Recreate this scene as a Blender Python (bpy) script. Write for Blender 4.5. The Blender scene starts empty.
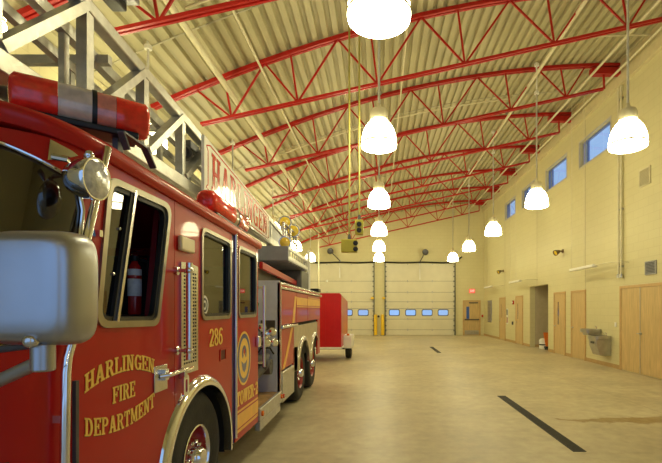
import bpy, bmesh, math, random
from math import sin, cos, pi, radians, sqrt, atan2
from mathutils import Vector, Matrix
from mathutils.geometry import delaunay_2d_cdt
random.seed(7)
COL = bpy.context.scene.collection

# ------------------------------------------------------------------ measures
F, U0, V0, H = 441.0, 379.0, 309.0, 1.6          # focal length in px, vanishing point, eye height
XR, XL, YB, YF = 6.39, -4.75, 26.9, -2.0          # walls
SX = -1.32                                       # plane of the truck's near side
CX = -2.54                                       # truck centre line

def sd(u, v, x=SX):                               # pixel -> (Y, z) on a plane x = const
    Y = F * x / (u - U0)
    return (Y, H + (V0 - v) * Y / F)

def ztop(x): return 7.14 + .264 * x - .021 * x * x    # roof curve (underside of deck)

# ------------------------------------------------------------------ materials
MATS = {}
def mat(name, col, rough=.5, metal=0., coat=0., var=0., vscale=8., bump=0., bscale=40., emit=None, estr=0., trans=0., ior=1.45, stretch=None, coatrough=.04):
    if name in MATS: return MATS[name]
    m = bpy.data.materials.new(name); m.use_nodes = True
    nt = m.node_tree; b = nt.nodes['Principled BSDF']
    b.inputs['Base Color'].default_value = (*col, 1)
    b.inputs['Roughness'].default_value = rough
    b.inputs['Metallic'].default_value = metal
    b.inputs['Coat Weight'].default_value = coat
    b.inputs['Coat Roughness'].default_value = coatrough
    b.inputs['IOR'].default_value = ior
    if trans: b.inputs['Transmission Weight'].default_value = trans
    if emit:
        b.inputs['Emission Color'].default_value = (*emit, 1); b.inputs['Emission Strength'].default_value = estr
    if var or bump:
        tc = nt.nodes.new('ShaderNodeTexCoord'); vec = tc.outputs['Object']
        if stretch:
            mp = nt.nodes.new('ShaderNodeMapping'); mp.inputs['Scale'].default_value = stretch
            nt.links.new(vec, mp.inputs['Vector']); vec = mp.outputs['Vector']
    if var:
        n = nt.nodes.new('ShaderNodeTexNoise'); n.inputs['Scale'].default_value = vscale; n.inputs['Detail'].default_value = 4
        nt.links.new(vec, n.inputs['Vector'])
        r = nt.nodes.new('ShaderNodeValToRGB')
        r.color_ramp.elements[0].position = .3; r.color_ramp.elements[1].position = .7
        r.color_ramp.elements[0].color = (*[c * (1 - var) for c in col], 1)
        r.color_ramp.elements[1].color = (*[min(1, c * (1 + var)) for c in col], 1)
        nt.links.new(n.outputs['Fac'], r.inputs['Fac']); nt.links.new(r.outputs['Color'], b.inputs['Base Color'])
    if bump:
        n2 = nt.nodes.new('ShaderNodeTexNoise'); n2.inputs['Scale'].default_value = bscale
        nt.links.new(vec, n2.inputs['Vector'])
        bp = nt.nodes.new('ShaderNodeBump'); bp.inputs['Strength'].default_value = bump; bp.inputs['Distance'].default_value = .01
        nt.links.new(n2.outputs['Fac'], bp.inputs['Height']); nt.links.new(bp.outputs['Normal'], b.inputs['Normal'])
    MATS[name] = m
    return m

def thin_glass(name, tint, refl=1.0):
    m = bpy.data.materials.new(name); m.use_nodes = True; nt = m.node_tree; nt.nodes.clear()
    o = nt.nodes.new('ShaderNodeOutputMaterial'); mx = nt.nodes.new('ShaderNodeMixShader')
    tr = nt.nodes.new('ShaderNodeBsdfTransparent'); tr.inputs['Color'].default_value = (*tint, 1)
    gl = nt.nodes.new('ShaderNodeBsdfGlossy'); gl.inputs['Roughness'].default_value = .01
    gl.inputs['Color'].default_value = (refl, refl, refl, 1)
    lw = nt.nodes.new('ShaderNodeLayerWeight'); lw.inputs['Blend'].default_value = .5
    pw = nt.nodes.new('ShaderNodeMath'); pw.operation = 'POWER'; pw.inputs[1].default_value = 5
    ma = nt.nodes.new('ShaderNodeMath'); ma.operation = 'MULTIPLY_ADD'; ma.inputs[1].default_value = .90; ma.inputs[2].default_value = .10
    nt.links.new(lw.outputs['Facing'], pw.inputs[0]); nt.links.new(pw.outputs[0], ma.inputs[0])
    nt.links.new(ma.outputs[0], mx.inputs[0]); nt.links.new(tr.outputs[0], mx.inputs[1]); nt.links.new(gl.outputs[0], mx.inputs[2])
    nt.links.new(mx.outputs[0], o.inputs['Surface'])
    return m

RED = mat('red_paint', (.48, .013, .010), .32, 0, .26, var=.06, vscale=3)
RED.node_tree.nodes['Principled BSDF'].inputs['Specular IOR Level'].default_value = .2
REDB = mat('red_trailer_paint', (.55, .010, .012), .35, 0, .4, var=.05)
REDS = mat('red_steel_paint', (.46, .012, .010), .42, var=.1)
REDL = mat('red_letter_vinyl', (.60, .02, .02), .25, coat=.6, var=.06)
GOLD = mat('gold_leaf', (.98, .60, .10), .40, 0, .3, var=.08, vscale=20)
GOLDR = mat('gold_reflective_tape', (.90, .46, .05), .40, 0, .3, var=.08)
NAVY = mat('navy_blue_vinyl', (.035, .045, .22), .3, coat=.5, var=.1)
BLACK = mat('black_plastic', (.012, .012, .013), .4, var=.2)
RUB = mat('tire_rubber', (.022, .021, .019), .68, var=.25, bump=.3)
CHR = mat('chrome', (.80, .80, .82), .09, 1., var=.04)
CHRS = mat('satin_chrome', (.62, .60, .58), .22, 1., var=.08)
BRSH = mat('brushed_metal', (.46, .47, .51), .36, 1., var=.06, vscale=6, bump=.04, bscale=12)
ALU = mat('ladder_aluminium', (.56, .55, .52), .40, .8, var=.12, vscale=14, bump=.25, bscale=30)
ALUD = mat('panel_aluminium', (.60, .61, .66), .4, .2, var=.1, vscale=5)
TREAD = mat('tread_plate', (.55, .53, .49), .36, .8, var=.2, vscale=60, bump=.6, bscale=90)
DKGREY = mat('dark_grey_metal', (.09, .09, .10), .42, .4, var=.15)
GREYP = mat('grey_paint', (.32, .32, .34), .42, .1, var=.08)
CAVITY = mat('underbody_black', (.010, .009, .009), .8, var=.2)
INTER = mat('cab_trim_black', (.015, .014, .014), .7, var=.2)
RLENS = mat('red_lens', (.90, .030, .016), .16, 0, .6, var=.18, vscale=25)
CLENS = mat('clear_lens', (.60, .50, .40), .12, 0, .8, var=.2, vscale=15)
AMB = mat('amber_lens', (.85, .60, .05), .2, 0, .8, var=.12, vscale=30)
ORG = mat('orange_lens', (.85, .16, .01), .2, 0, .6, var=.1)
WLENS = mat('lamp_lens', (.55, .57, .62), .16, .5, .6, var=.3, vscale=30, bump=.35, bscale=40)
MARK = mat('marker_lens', (.72, .58, .34), .3, 0, .5, var=.06)
SIGNW = mat('sign_panel', (.86, .84, .77), .6, 0, .16, var=.04, coatrough=.0)
EXTR = mat('extinguisher_red', (.48, .012, .012), .25, 0, .8, var=.08)
PAPER = mat('label_paper', (.86, .86, .90), .6, var=.15, vscale=30)
GRN = mat('green_hose', (.02, .18, .07), .5, var=.1)
RUST = mat('worn_step_plate', (.52, .31, .13), .5, .3, var=.3, vscale=9, bump=.4, bscale=70)
CREAM = mat('cream_paint', (.72, .66, .46), .55, var=.05)
PIPE = mat('pipe_paint', (.72, .67, .48), .5, var=.06)
WHITE = mat('white_paint', (.86, .85, .80), .4, var=.04)
DOORW = mat('maple_door', (.60, .43, .20), .42, var=.14, vscale=5, stretch=(6, 6, .5))
FRAMEW = mat('tan_door_frame', (.58, .38, .17), .5, var=.08)
STEEL = mat('stainless_steel', (.50, .49, .46), .3, .9, var=.12)
YEL = mat('yellow_bollard_paint', (.85, .55, .02), .4, var=.06)
OLIVE = mat('yellow_box_paint', (.48, .42, .05), .5, var=.1)
ORANGE = mat('orange_plastic', (.80, .20, .03), .45, var=.08)
BRONZE = mat('bronze_paint', (.20, .14, .07), .4, .5, var=.2)
GARD = mat('garage_door_paint', (.74, .70, .55), .45, var=.04, vscale=2)
ALMOND = mat('wall_vent_paint', (.70, .64, .44), .5, var=.05)
SKYLITF = mat('window_frame_blue', (.18, .24, .48), .4, .3, var=.08)  # blue sky light on the clerestory frames is put into their colour
IRON = mat('drain_iron', (.035, .033, .030), .55, .4, var=.3, vscale=20)
EXITM = mat('exit_sign_face', (.8, .05, .04), .4, var=.05, emit=(1, .12, .08), estr=.8)
DECK = mat('deck_paint', (.48, .44, .27), .5, var=.07, vscale=1.3)  # deck colour darkened to stand for the weak uplight from the bells
LAMP = mat('lit_lamp_bell', (.9, .88, .8), .3, emit=(1, .915, .53), estr=29)
GLD = thin_glass('tinted_cab_glass', (.16, .17, .15))
GLW = thin_glass('clear_window_glass', (.86, .92, .96))

def wall_material():
    m = bpy.data.materials.new('painted_block_wall'); m.use_nodes = True; nt = m.node_tree; b = nt.nodes['Principled BSDF']
    b.inputs['Roughness'].default_value = .55
    tc = nt.nodes.new('ShaderNodeTexCoord'); sp = nt.nodes.new('ShaderNodeSeparateXYZ'); ad = nt.nodes.new('ShaderNodeMath'); ad.operation = 'ADD'
    cb = nt.nodes.new('ShaderNodeCombineXYZ')
    nt.links.new(tc.outputs['Object'], sp.inputs[0]); nt.links.new(sp.outputs[0], ad.inputs[0]); nt.links.new(sp.outputs[1], ad.inputs[1])
    nt.links.new(ad.outputs[0], cb.inputs[0]); nt.links.new(sp.outputs[2], cb.inputs[1])
    br = nt.nodes.new('ShaderNodeTexBrick'); br.inputs['Scale'].default_value = 1
    br.inputs['Brick Width'].default_value = .406; br.inputs['Row Height'].default_value = .203; br.inputs['Mortar Size'].default_value = .008
    br.inputs['Mortar Smooth'].default_value = .4
    br.inputs['Color1'].default_value = (.73, .67, .40, 1); br.inputs['Color2'].default_value = (.715, .655, .385, 1); br.inputs['Mortar'].default_value = (.66, .60, .34, 1)
    nt.links.new(cb.outputs[0], br.inputs['Vector'])
    nz = nt.nodes.new('ShaderNodeTexNoise'); nz.inputs['Scale'].default_value = .6; nz.inputs['Detail'].default_value = 5
    nt.links.new(tc.outputs['Object'], nz.inputs['Vector'])
    mx = nt.nodes.new('ShaderNodeMixRGB'); mx.blend_type = 'MULTIPLY'; mx.inputs[0].default_value = .12
    nt.links.new(br.outputs['Color'], mx.inputs[1]); nt.links.new(nz.outputs['Fac'], mx.inputs[2]); nt.links.new(mx.outputs[0], b.inputs['Base Color'])
    bp = nt.nodes.new('ShaderNodeBump'); bp.inputs['Strength'].default_value = .25; bp.inputs['Distance'].default_value = .01; bp.invert = True
    nt.links.new(br.outputs['Fac'], bp.inputs['Height']); nt.links.new(bp.outputs['Normal'], b.inputs['Normal'])
    return m
WALL = wall_material()

def floor_material():
    m = bpy.data.materials.new('polished_concrete'); m.use_nodes = True; nt = m.node_tree; b = nt.nodes['Principled BSDF']
    tc = nt.nodes.new('ShaderNodeTexCoord')
    def noise(scale, detail, vec=None, rough=.6):
        n = nt.nodes.new('ShaderNodeTexNoise'); n.inputs['Scale'].default_value = scale; n.inputs['Detail'].default_value = detail; n.inputs['Roughness'].default_value = rough
        nt.links.new(vec or tc.outputs['Object'], n.inputs['Vector']); return n
    n1 = noise(.7, 8); n2 = noise(6, 6)
    r = nt.nodes.new('ShaderNodeValToRGB'); r.color_ramp.elements[0].position = .32; r.color_ramp.elements[1].position = .68
    r.color_ramp.elements[0].color = (.46, .385, .25, 1); r.color_ramp.elements[1].color = (.66, .575, .39, 1)
    nt.links.new(n1.outputs['Fac'], r.inputs['Fac'])
    mx = nt.nodes.new('ShaderNodeMixRGB'); mx.blend_type = 'OVERLAY'; mx.inputs[0].default_value = .38
    nt.links.new(r.outputs['Color'], mx.inputs[1]); nt.links.new(n2.outputs['Fac'], mx.inputs[2])
    # control joints and the water stain, in floor coordinates
    sp = nt.nodes.new('ShaderNodeSeparateXYZ'); nt.links.new(tc.outputs['Object'], sp.inputs[0])
    def M(op, a, bb=None, c=None):
        n = nt.nodes.new('ShaderNodeMath'); n.operation = op
        for i, q in enumerate((a, bb, c)):
            if q is None: continue
            if isinstance(q, (int, float)): n.inputs[i].default_value = q
            else: nt.links.new(q, n.inputs[i])
        return n.outputs[0]
    X, Y = sp.outputs[0], sp.outputs[1]
    wob = noise(2.2, 7)
    # stain: long thin puddle mark from x 2.5 to 6, y about 6.35, wider towards the wall
    yc = M('ADD', 6.34, M('MULTIPLY', M('SUBTRACT', wob.outputs['Fac'], .5), .7))
    hw = M('MINIMUM', M('MULTIPLY', M('SUBTRACT', X, 1.7), .10), M('MULTIPLY', M('SUBTRACT', X, 2.55), 1.5))
    d = M('SUBTRACT', hw, M('ABSOLUTE', M('SUBTRACT', Y, yc)))
    st = nt.nodes.new('ShaderNodeMapRange'); st.interpolation_type = 'SMOOTHSTEP'
    st.inputs['From Min'].default_value = -.02; st.inputs['From Max'].default_value = .05
    nt.links.new(d, st.inputs['Value'])
    n3 = noise(5, 4)
    stf = M('MULTIPLY', st.outputs[0], M('MINIMUM', 1, M('ADD', .45, n3.outputs['Fac'])))
    mx2 = nt.nodes.new('ShaderNodeMixRGB'); mx2.blend_type = 'MULTIPLY'; mx2.inputs[2].default_value = (.60, .47, .28, 1)
    nt.links.new(stf, mx2.inputs[0]); nt.links.new(mx.outputs[0], mx2.inputs[1])
    jx = M('LESS_THAN', M('ABSOLUTE', M('SUBTRACT', X, 4.35)), .012)
    jy = M('LESS_THAN', M('PINGPONG', M('ADD', Y, 1.2), 3.05), .008)
    jm = M('MULTIPLY', M('MAXIMUM', jx, jy), .35)
    mx3 = nt.nodes.new('ShaderNodeMixRGB'); mx3.blend_type = 'MULTIPLY'; mx3.inputs[2].default_value = (.55, .48, .36, 1)
    nt.links.new(jm, mx3.inputs[0]); nt.links.new(mx2.outputs[0], mx3.inputs[1])
    nt.links.new(mx3.outputs[0], b.inputs['Base Color'])
    rr = nt.nodes.new('ShaderNodeMapRange'); rr.inputs['To Min'].default_value = .28; rr.inputs['To Max'].default_value = .52
    nt.links.new(n1.outputs['Fac'], rr.inputs['Value']); nt.links.new(rr.outputs[0], b.inputs['Roughness'])
    b.inputs['Specular IOR Level'].default_value = .35
    return m
FLOOR = floor_material()

# ------------------------------------------------------------------ mesh builder
def basis(d):
    d = Vector(d).normalized()
    a = Vector((0, 0, 1)) if abs(d.z) < .9 else Vector((1, 0, 0))
    x = d.cross(a).normalized(); y = d.cross(x).normalized()
    return x, y, d

class MB:
    def __init__(s): s.v = []; s.f = []
    def add(s, vs, fs):
        o = len(s.v); s.v += [Vector(p) for p in vs]; s.f += [tuple(i + o for i in f) for f in fs]; return s
    def box(s, x0, x1, y0, y1, z0, z1):
        vs = [(x, y, z) for x in (x0, x1) for y in (y0, y1) for z in (z0, z1)]
        return s.add(vs, [(0, 1, 3, 2), (4, 6, 7, 5), (0, 4, 5, 1), (2, 3, 7, 6), (0, 2, 6, 4), (1, 5, 7, 3)])
    def bar(s, p0, p1, w, h, up=(0, 0, 1)):               # rectangular bar
        p0, p1 = Vector(p0), Vector(p1); d = (p1 - p0).normalized(); up = Vector(up)
        sx = d.cross(up)
        if sx.length < 1e-4: sx = d.cross(Vector((1, 0, 0)))
        sx.normalize(); uz = sx.cross(d).normalized()
        vs = [p + sx * (a * w / 2) + uz * (b * h / 2) for p in (p0, p1) for a, b in ((-1, -1), (1, -1), (1, 1), (-1, 1))]
        return s.add(vs, [(0, 1, 2, 3), (7, 6, 5, 4), (0, 4, 5, 1), (1, 5, 6, 2), (2, 6, 7, 3), (3, 7, 4, 0)])
    def tube(s, pts, r, n=10, closed=False):
        pts = [Vector(p) for p in pts]; N = len(pts); rings = []
        x = None
        for i, p in enumerate(pts):
            a = pts[i - 1] if (i > 0 or closed) else p
            b = pts[(i + 1) % N] if (i < N - 1 or closed) else p
            d = (b - a).normalized()
            if x is None: x, _, _ = basis(d)
            x = (x - d * x.dot(d)).normalized(); y = d.cross(x)
            rr = r[i] if isinstance(r, (list, tuple)) else r
            rings.append([p + x * rr * cos(2 * pi * k / n) + y * rr * sin(2 * pi * k / n) for k in range(n)])
        return s.rings(rings, not closed, not closed, closed)
    def rings(s, rings, cap0=True, cap1=True, loop=False):
        n = len(rings[0]); vs = [p for r in rings for p in r]; fs = []
        R = len(rings)
        for i in range(R if loop else R - 1):
            j = (i + 1) % R
            for k in range(n): fs.append((i * n + k, i * n + (k + 1) % n, j * n + (k + 1) % n, j * n + k))
        if cap0: fs.append(tuple(range(n - 1, -1, -1)))
        if cap1: fs.append(tuple((R - 1) * n + k for k in range(n)))
        return s.add(vs, fs)
    def cyl(s, p0, p1, r, n=16): return s.tube([p0, p1], r, n)
    def lathe(s, prof, o, d=(0, 0, 1), n=32, cap0=True, cap1=True):
        x, y, d = basis(d); o = Vector(o)
        rings = [[o + d * h + (x * cos(2 * pi * k / n) + y * sin(2 * pi * k / n)) * max(r, 1e-4) for k in range(n)] for r, h in prof]
        return s.rings(rings, cap0, cap1)
    def sphere(s, c, r, n=14, sc=(1, 1, 1)):
        c = Vector(c)
        rings = []
        for i in range(1, n // 2 + 1):
            a = pi * i / (n // 2 + 1) - pi / 2
            rings.append([c + Vector((r * cos(a) * cos(2 * pi * k / n) * sc[0], r * cos(a) * sin(2 * pi * k / n) * sc[1], r * sin(a) * sc[2])) for k in range(n)])
        return s.rings(rings)
    def plate(s, outline, holes, f3, off, gs=None, gz=None):
        """flat or curved sheet with holes; f3 maps 2D->3D, off = thickness vector (or 0)."""
        loops = [outline] + list(holes)
        P = []; E = []
        for lp in loops:
            o = len(P); n = len(lp); P += [Vector((a, b)) for a, b in lp]; E += [(o + i, o + (i + 1) % n) for i in range(n)]
        if gs:
            P += [Vector((a, b)) for a in gs for b in gz]
        vo, eo, fo, *_ = delaunay_2d_cdt(P, E, [], 0, 1e-5)
        def inside(px, py, lp):
            c = False; j = len(lp) - 1
            for i in range(len(lp)):
                (xi, yi), (xj, yj) = lp[i], lp[j]
                if (yi > py) != (yj > py) and px < (xj - xi) * (py - yi) / (yj - yi) + xi: c = not c
                j = i
            return c
        keep = []
        for f in fo:
            cx = sum(vo[i].x for i in f) / len(f); cy = sum(vo[i].y for i in f) / len(f)
            if inside(cx, cy, outline) and not any(inside(cx, cy, h) for h in holes): keep.append(f)
        fo = keep
        front = [Vector(f3(q.x, q.y)) for q in vo]
        s.add(front, [tuple(f) for f in fo])
        if off:
            off = Vector(off)
            s.add([p + off for p in front], [tuple(reversed(f)) for f in fo])
            for lp in loops:
                a = [Vector(f3(*q)) for q in lp]; n = len(a)
                s.add(a + [p + off for p in a], [(i, (i + 1) % n, n + (i + 1) % n, n + i) for i in range(n)])
        return s
    def prism(s, poly, f3, off):                     # simple polygon, extruded
        a = [Vector(f3(*q)) for q in poly]; n = len(a); off = Vector(off)
        return s.add(a + [p + off for p in a], [tuple(range(n)), tuple(range(2 * n - 1, n - 1, -1))] + [(i, n + i, n + (i + 1) % n, (i + 1) % n) for i in range(n)])
    def build(s, name, m, parent=None, bevel=0., ang=38, smooth=True, loc=None):
        if parent is not None: o = ORIGIN[parent.name]
        elif loc is not None: o = Vector(loc)
        else:
            xs = [p.x for p in s.v]; ys = [p.y for p in s.v]; zs = [p.z for p in s.v]
            o = Vector(((min(xs) + max(xs)) / 2, (min(ys) + max(ys)) / 2, min(zs)))
        me = bpy.data.meshes.new(name)
        me.from_pydata([tuple(p - o) for p in s.v], [], s.f)
        bm = bmesh.new(); bm.from_mesh(me); bmesh.ops.remove_doubles(bm, verts=bm.verts, dist=1e-5)
        bmesh.ops.recalc_face_normals(bm, faces=bm.faces); bm.to_mesh(me); bm.free()
        if smooth:
            for p in me.polygons: p.use_smooth = True
            me.set_sharp_from_angle(angle=radians(ang))
        me.materials.append(m)
        ob = bpy.data.objects.new(name, me); COL.objects.link(ob)
        ORIGIN[ob.name] = o
        if parent is not None: ob.parent = parent
        else: ob.location = o
        if bevel:
            bv = ob.modifiers.new('bevel', 'BEVEL'); bv.width = bevel; bv.segments = 2; bv.limit_method = 'ANGLE'; bv.angle_limit = radians(50)
        return ob
ORIGIN = {}
def tag(o, label, cat, group=None):
    o['label'] = label; o['category'] = cat
    if group: o['group'] = group
    return o
def thing(name, label, cat, loc=(0, 0, 0), group=None):
    o = bpy.data.objects.new(name, None); COL.objects.link(o); o.location = loc; o.empty_display_size = .1
    ORIGIN[o.name] = Vector(loc)
    return tag(o, label, cat, group)
def struct(o): o['kind'] = 'structure'; return o
def dup(root, loc, label, group=None):
    r = root.copy(); COL.objects.link(r); r.location = loc; r['label'] = label
    if group: r['group'] = group
    for ch in list(root.children):
        c = ch.copy(); COL.objects.link(c); c.parent = r
        for g in list(ch.children):
            d = g.copy(); COL.objects.link(d); d.parent = c
    return r
def rpoly(pts, r, n=5):                                # polygon with rounded corners
    out = []; N = len(pts)
    for i in range(N):
        p = Vector(pts[i]); a = Vector(pts[i - 1]); b = Vector(pts[(i + 1) % N])
        da = (a - p).normalized(); db = (b - p).normalized()
        ang = da.angle(db); t = min(r / math.tan(ang / 2), .48 * (a - p).length, .48 * (b - p).length)
        p0 = p + da * t; p1 = p + db * t
        for k in range(n + 1):
            w = k / n; out.append(tuple((p0 * (1 - w) + p * w) * (1 - w) + (p * (1 - w) + p1 * w) * w))
    return out
def inset(pts, d):                                     # inset a convex polygon
    N = len(pts); area = sum(pts[i][0] * pts[(i + 1) % N][1] - pts[(i + 1) % N][0] * pts[i][1] for i in range(N))
    sg = 1 if area > 0 else -1; L = []
    for i in range(N):
        a = Vector(pts[i]); b = Vector(pts[(i + 1) % N]); t = (b - a).normalized(); nrm = Vector((-t.y, t.x)) * sg
        L.append((a + nrm * d, t))
    out = []
    for i in range(N):
        p, t = L[i - 1]; q, w = L[i]
        cr = t.x * w.y - t.y * w.x
        if abs(cr) < 1e-6: out.append(tuple(q)); continue
        k = ((q.x - p.x) * w.y - (q.y - p.y) * w.x) / cr
        out.append(tuple(p + t * k))
    return out
def rect(a0, a1, b0, b1): return [(a0, b0), (a1, b0), (a1, b1), (a0, b1)]
def oval(c, rx, ry, n=40): return [(c[0] + rx * cos(2 * pi * k / n), c[1] + ry * sin(2 * pi * k / n)) for k in range(n)]
def arcpts(c, r, a0, a1, n): return [(c[0] + r * cos(radians(a0 + (a1 - a0) * k / n)), c[1] + r * sin(radians(a0 + (a1 - a0) * k / n))) for k in range(n + 1)]

# ------------------------------------------------------------------ slab-serif lettering (own glyphs)
def R_(x0, y0, x1, y1): return [(x0, y0), (x1, y0), (x1, y1), (x0, y1)]
def AR(cx, cy, rx, ry, a0, a1, tx, ty, n=12):
    out = []
    for k in range(n):
        q = []
        for a in (a0 + (a1 - a0) * k / n, a0 + (a1 - a0) * (k + 1) / n): q.append((radians(a)))
        (c0, s0), (c1, s1) = (cos(q[0]), sin(q[0])), (cos(q[1]), sin(q[1]))
        out.append([(cx + rx * c0, cy + ry * s0), (cx + rx * c1, cy + ry * s1), (cx + (rx - tx) * c1, cy + (ry - ty) * s1), (cx + (rx - tx) * c0, cy + (ry - ty) * s0)])
    return out
ST, TH, SE = .17, .10, .08
def stem(x, y0=0, y1=1, lo=True, hi=True):
    o = [R_(x, y0, x + ST, y1)]
    if lo: o.append(R_(x - SE, y0, x + ST + SE, y0 + TH))
    if hi: o.append(R_(x - SE, y1 - TH, x + ST + SE, y1))
    return o
G = {
 'H': (.78, stem(.09) + stem(.52) + [R_(.2, .45, .6, .56)]),
 'A': (.80, [[(.06, 0), (.2, 0), (.46, 1), (.32, 1)], [(.54, 0), (.73, 0), (.50, 1), (.32, 1)], R_(.2, .25, .6, .36), R_(-.01, 0, .27, TH), R_(.47, 0, .81, TH)]),
 'R': (.78, stem(.09) + AR(.36, .74, .30, .26, 90, -90, .16, .1) + [R_(.2, .9, .37, 1), R_(.2, .48, .37, .58), [(.34, .52), (.5, .52), (.74, 0), (.56, 0)], R_(.54, 0, .80, TH)]),
 'L': (.68, stem(.09) + [R_(.2, 0, .66, TH), R_(.56, 0, .66, .3)]),
 'I': (.36, stem(.09)),
 'N': (.80, [R_(.1, 0, .22, 1), R_(.58, 0, .70, 1), [(.1, 1), (.28, 1), (.70, 0), (.53, 0)], R_(0, 0, .31, TH), R_(0, 1 - TH, .2, 1), R_(.48, 1 - TH, .80, 1)]),
 'G': (.78, AR(.39, .5, .37, .5, 40, 330, .17, .1, 20) + [R_(.55, .02, .72, .46), R_(.44, .38, .78, .48), R_(.6, .66, .7, .95)]),
 'E': (.70, stem(.09) + [R_(.2, 0, .66, TH), R_(.2, .9, .66, 1), R_(.2, .46, .48, .56), R_(.57, 0, .67, .28), R_(.57, .72, .67, 1), R_(.42, .36, .5, .66)]),
 'F': (.68, stem(.09) + [R_(.2, .9, .66, 1), R_(.2, .46, .48, .56), R_(.57, .72, .67, 1), R_(.42, .36, .5, .66)]),
 'D': (.78, stem(.09) + AR(.34, .5, .38, .5, 90, -90, .17, .1, 14) + [R_(.2, .9, .36, 1), R_(.2, 0, .36, .1)]),
 'P': (.72, stem(.09) + AR(.36, .73, .31, .27, 90, -90, .16, .1) + [R_(.2, .9, .37, 1), R_(.2, .46, .37, .56)]),
 'T': (.70, stem(.27, hi=False) + [R_(.02, .9, .69, 1), R_(.02, .7, .11, 1), R_(.6, .7, .69, 1)]),
 'M': (.96, [R_(.1, 0, .21, 1), R_(.70, 0, .87, 1), [(.1, 1), (.28, 1), (.54, .12), (.42, .12)], [(.70, 1), (.78, 1), (.54, .12), (.43, .12)], R_(.0, 0, .31, TH), R_(.62, 0, .95, TH), R_(0, .9, .2, 1), R_(.78, .9, .95, 1)]),
 'O': (.78, AR(.39, .5, .37, .5, 0, 360, .17, .1, 24)),
 'W': (1.0, [[(.06, 1), (.23, 1), (.36, 0), (.26, 0)], [(.44, 1), (.53, 1), (.36, 0), (.26, 0)], [(.44, 1), (.61, 1), (.75, 0), (.65, 0)], [(.86, 1), (.94, 1), (.75, 0), (.65, 0)], R_(-.01, .9, .3, 1), R_(.36, .9, .66, 1), R_(.76, .9, 1.02, 1)]),
 'X': (.78, [[(.04, 0), (.2, 0), (.72, 1), (.56, 1)], [(.56, 0), (.72, 0), (.2, 1), (.04, 1)]]),
 '-': (.42, [R_(.05, .42, .37, .56)]),
 '2': (.62, AR(.31, .72, .29, .28, 175, -35, .15, .1, 14) + [[(.56, .56), (.40, .62), (.02, .1), (.22, .1)], R_(.02, 0, .6, .13), R_(.51, 0, .6, .26)]),
 '8': (.62, AR(.31, .75, .26, .25, 0, 360, .14, .09, 20) + AR(.31, .27, .30, .28, 0, 360, .15, .09, 20)),
 '6': (.62, AR(.31, .32, .30, .32, 0, 360, .15, .09, 20) + AR(.36, .5, .35, .5, 95, 180, .15, .1, 10) + AR(.36, .78, .24, .22, 100, 20, .12, .09, 8)),
}
def text_mb(txt, width, height, f3, off, sp=.07, dx=0., dy=0., bold=0.):
    """letters laid along x in 0..width, y in 0..height, mapped by f3(x, y)."""
    adv = sum(G[c][0] + sp for c in txt) - sp; k = width / adv; x = 0; mb = MB()
    for c in txt:
        w, polys = G[c]
        for i, p in enumerate(polys):
            for q in ([0, bold] if bold else [0]): mb.prism([((x + a + q - bold / 2) * k + dx, b * height + dy) for a, b in p], f3, Vector(off) * (1 + .03 * i + (.015 if q else 0)))
        x += w + sp
    return mb

# ================================================================== SETTING
# floor (with the apron outside the open front doors)
struct(MB().box(XL - .3, XR + 3.2, -16, YB + .6, -.2, 0).build('floor', FLOOR, loc=(0, 0, 0)))

# right wall with clerestory windows, doors and a corridor opening
def wy(u): return F * XR / (u - U0)
WINS = [(12.18, 14.05), (15.02, 16.87), (17.86, 19.70), (20.68, 22.35)]
WZ0, WZ1 = 6.09, 6.88
OPY = (16.66, 18.68); OPZ = 2.54
topR = ztop(XR) + .1
outl = [(YF - .3, 0), (OPY[0], 0), (OPY[0], OPZ), (OPY[1], OPZ), (OPY[1], 0), (YB + .3, 0), (YB + .3, topR + .2), (YF - .3, topR + .2)]
mb = MB().plate(outl, [rect(a, b, WZ0, WZ1) for a, b in WINS], lambda y, z: (XR, y, z), (.22, 0, 0))
struct(mb.build('wall_right', WALL, loc=(0, 0, 0), smooth=False))
mb = MB().box(XR - .012, XR, YF, 9.86, 0, .11)
for a, b in ((11.66, 13.62), (14.62, 15.12), (16.06, OPY[0]), (OPY[1], 19.55), (20.6, 22.25), (23.35, YB)): mb.box(XR - .012, XR, a, b, 0, .11)
struct(mb.build('baseboard_right', mat('tan_base', (.50, .33, .14), .5, var=.08), loc=(0, 0, 0)))
# corridor recess behind the opening
A0, A1 = OPY[0] - .0, OPY[1]
mb = MB().box(XR + .22, XR + 3, A1, A1 + .1, 0, 2.9).box(XR + .22, XR + 3, A0 - .1, A0, 0, 2.9).box(XR + 3, XR + 3.1, A0 - .1, A1 + .1, 0, 2.9).box(XR + .22, XR + 3, A0, A1, OPZ + .1, OPZ + .2)
mb.box(XR + .22, XR + .23, A0, A1, OPZ, OPZ + .2)
struct(mb.build('wall_corridor', mat('corridor_paint', (.52, .45, .31), .6, var=.06), loc=(0, 0, 0), smooth=False))
struct(MB().box(XR + .22, XR + 3, A1 - .012, A1, 0, .1).build('baseboard_corridor', mat('tan_base', (.5, .33, .14), .5)))
# ledge along the top of the tall wall
struct(MB().box(XR - .10, XR, YF, YB, 7.46, topR).build('trim_1', mat('ledger_paint', (.66, .58, .36), .55, var=.05), loc=(0, 0, 0)))
# control joints
mb = MB()
for y in (wy(585.5), wy(537), wy(505), 9.3):
    mb.box(XR - .004, XR + .002, y - .01, y + .01, .12, 7.44)
struct(mb.build('trim_2', mat('joint_sealant', (.50, .43, .26), .7, var=.05), loc=(0, 0, 0)))

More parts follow.
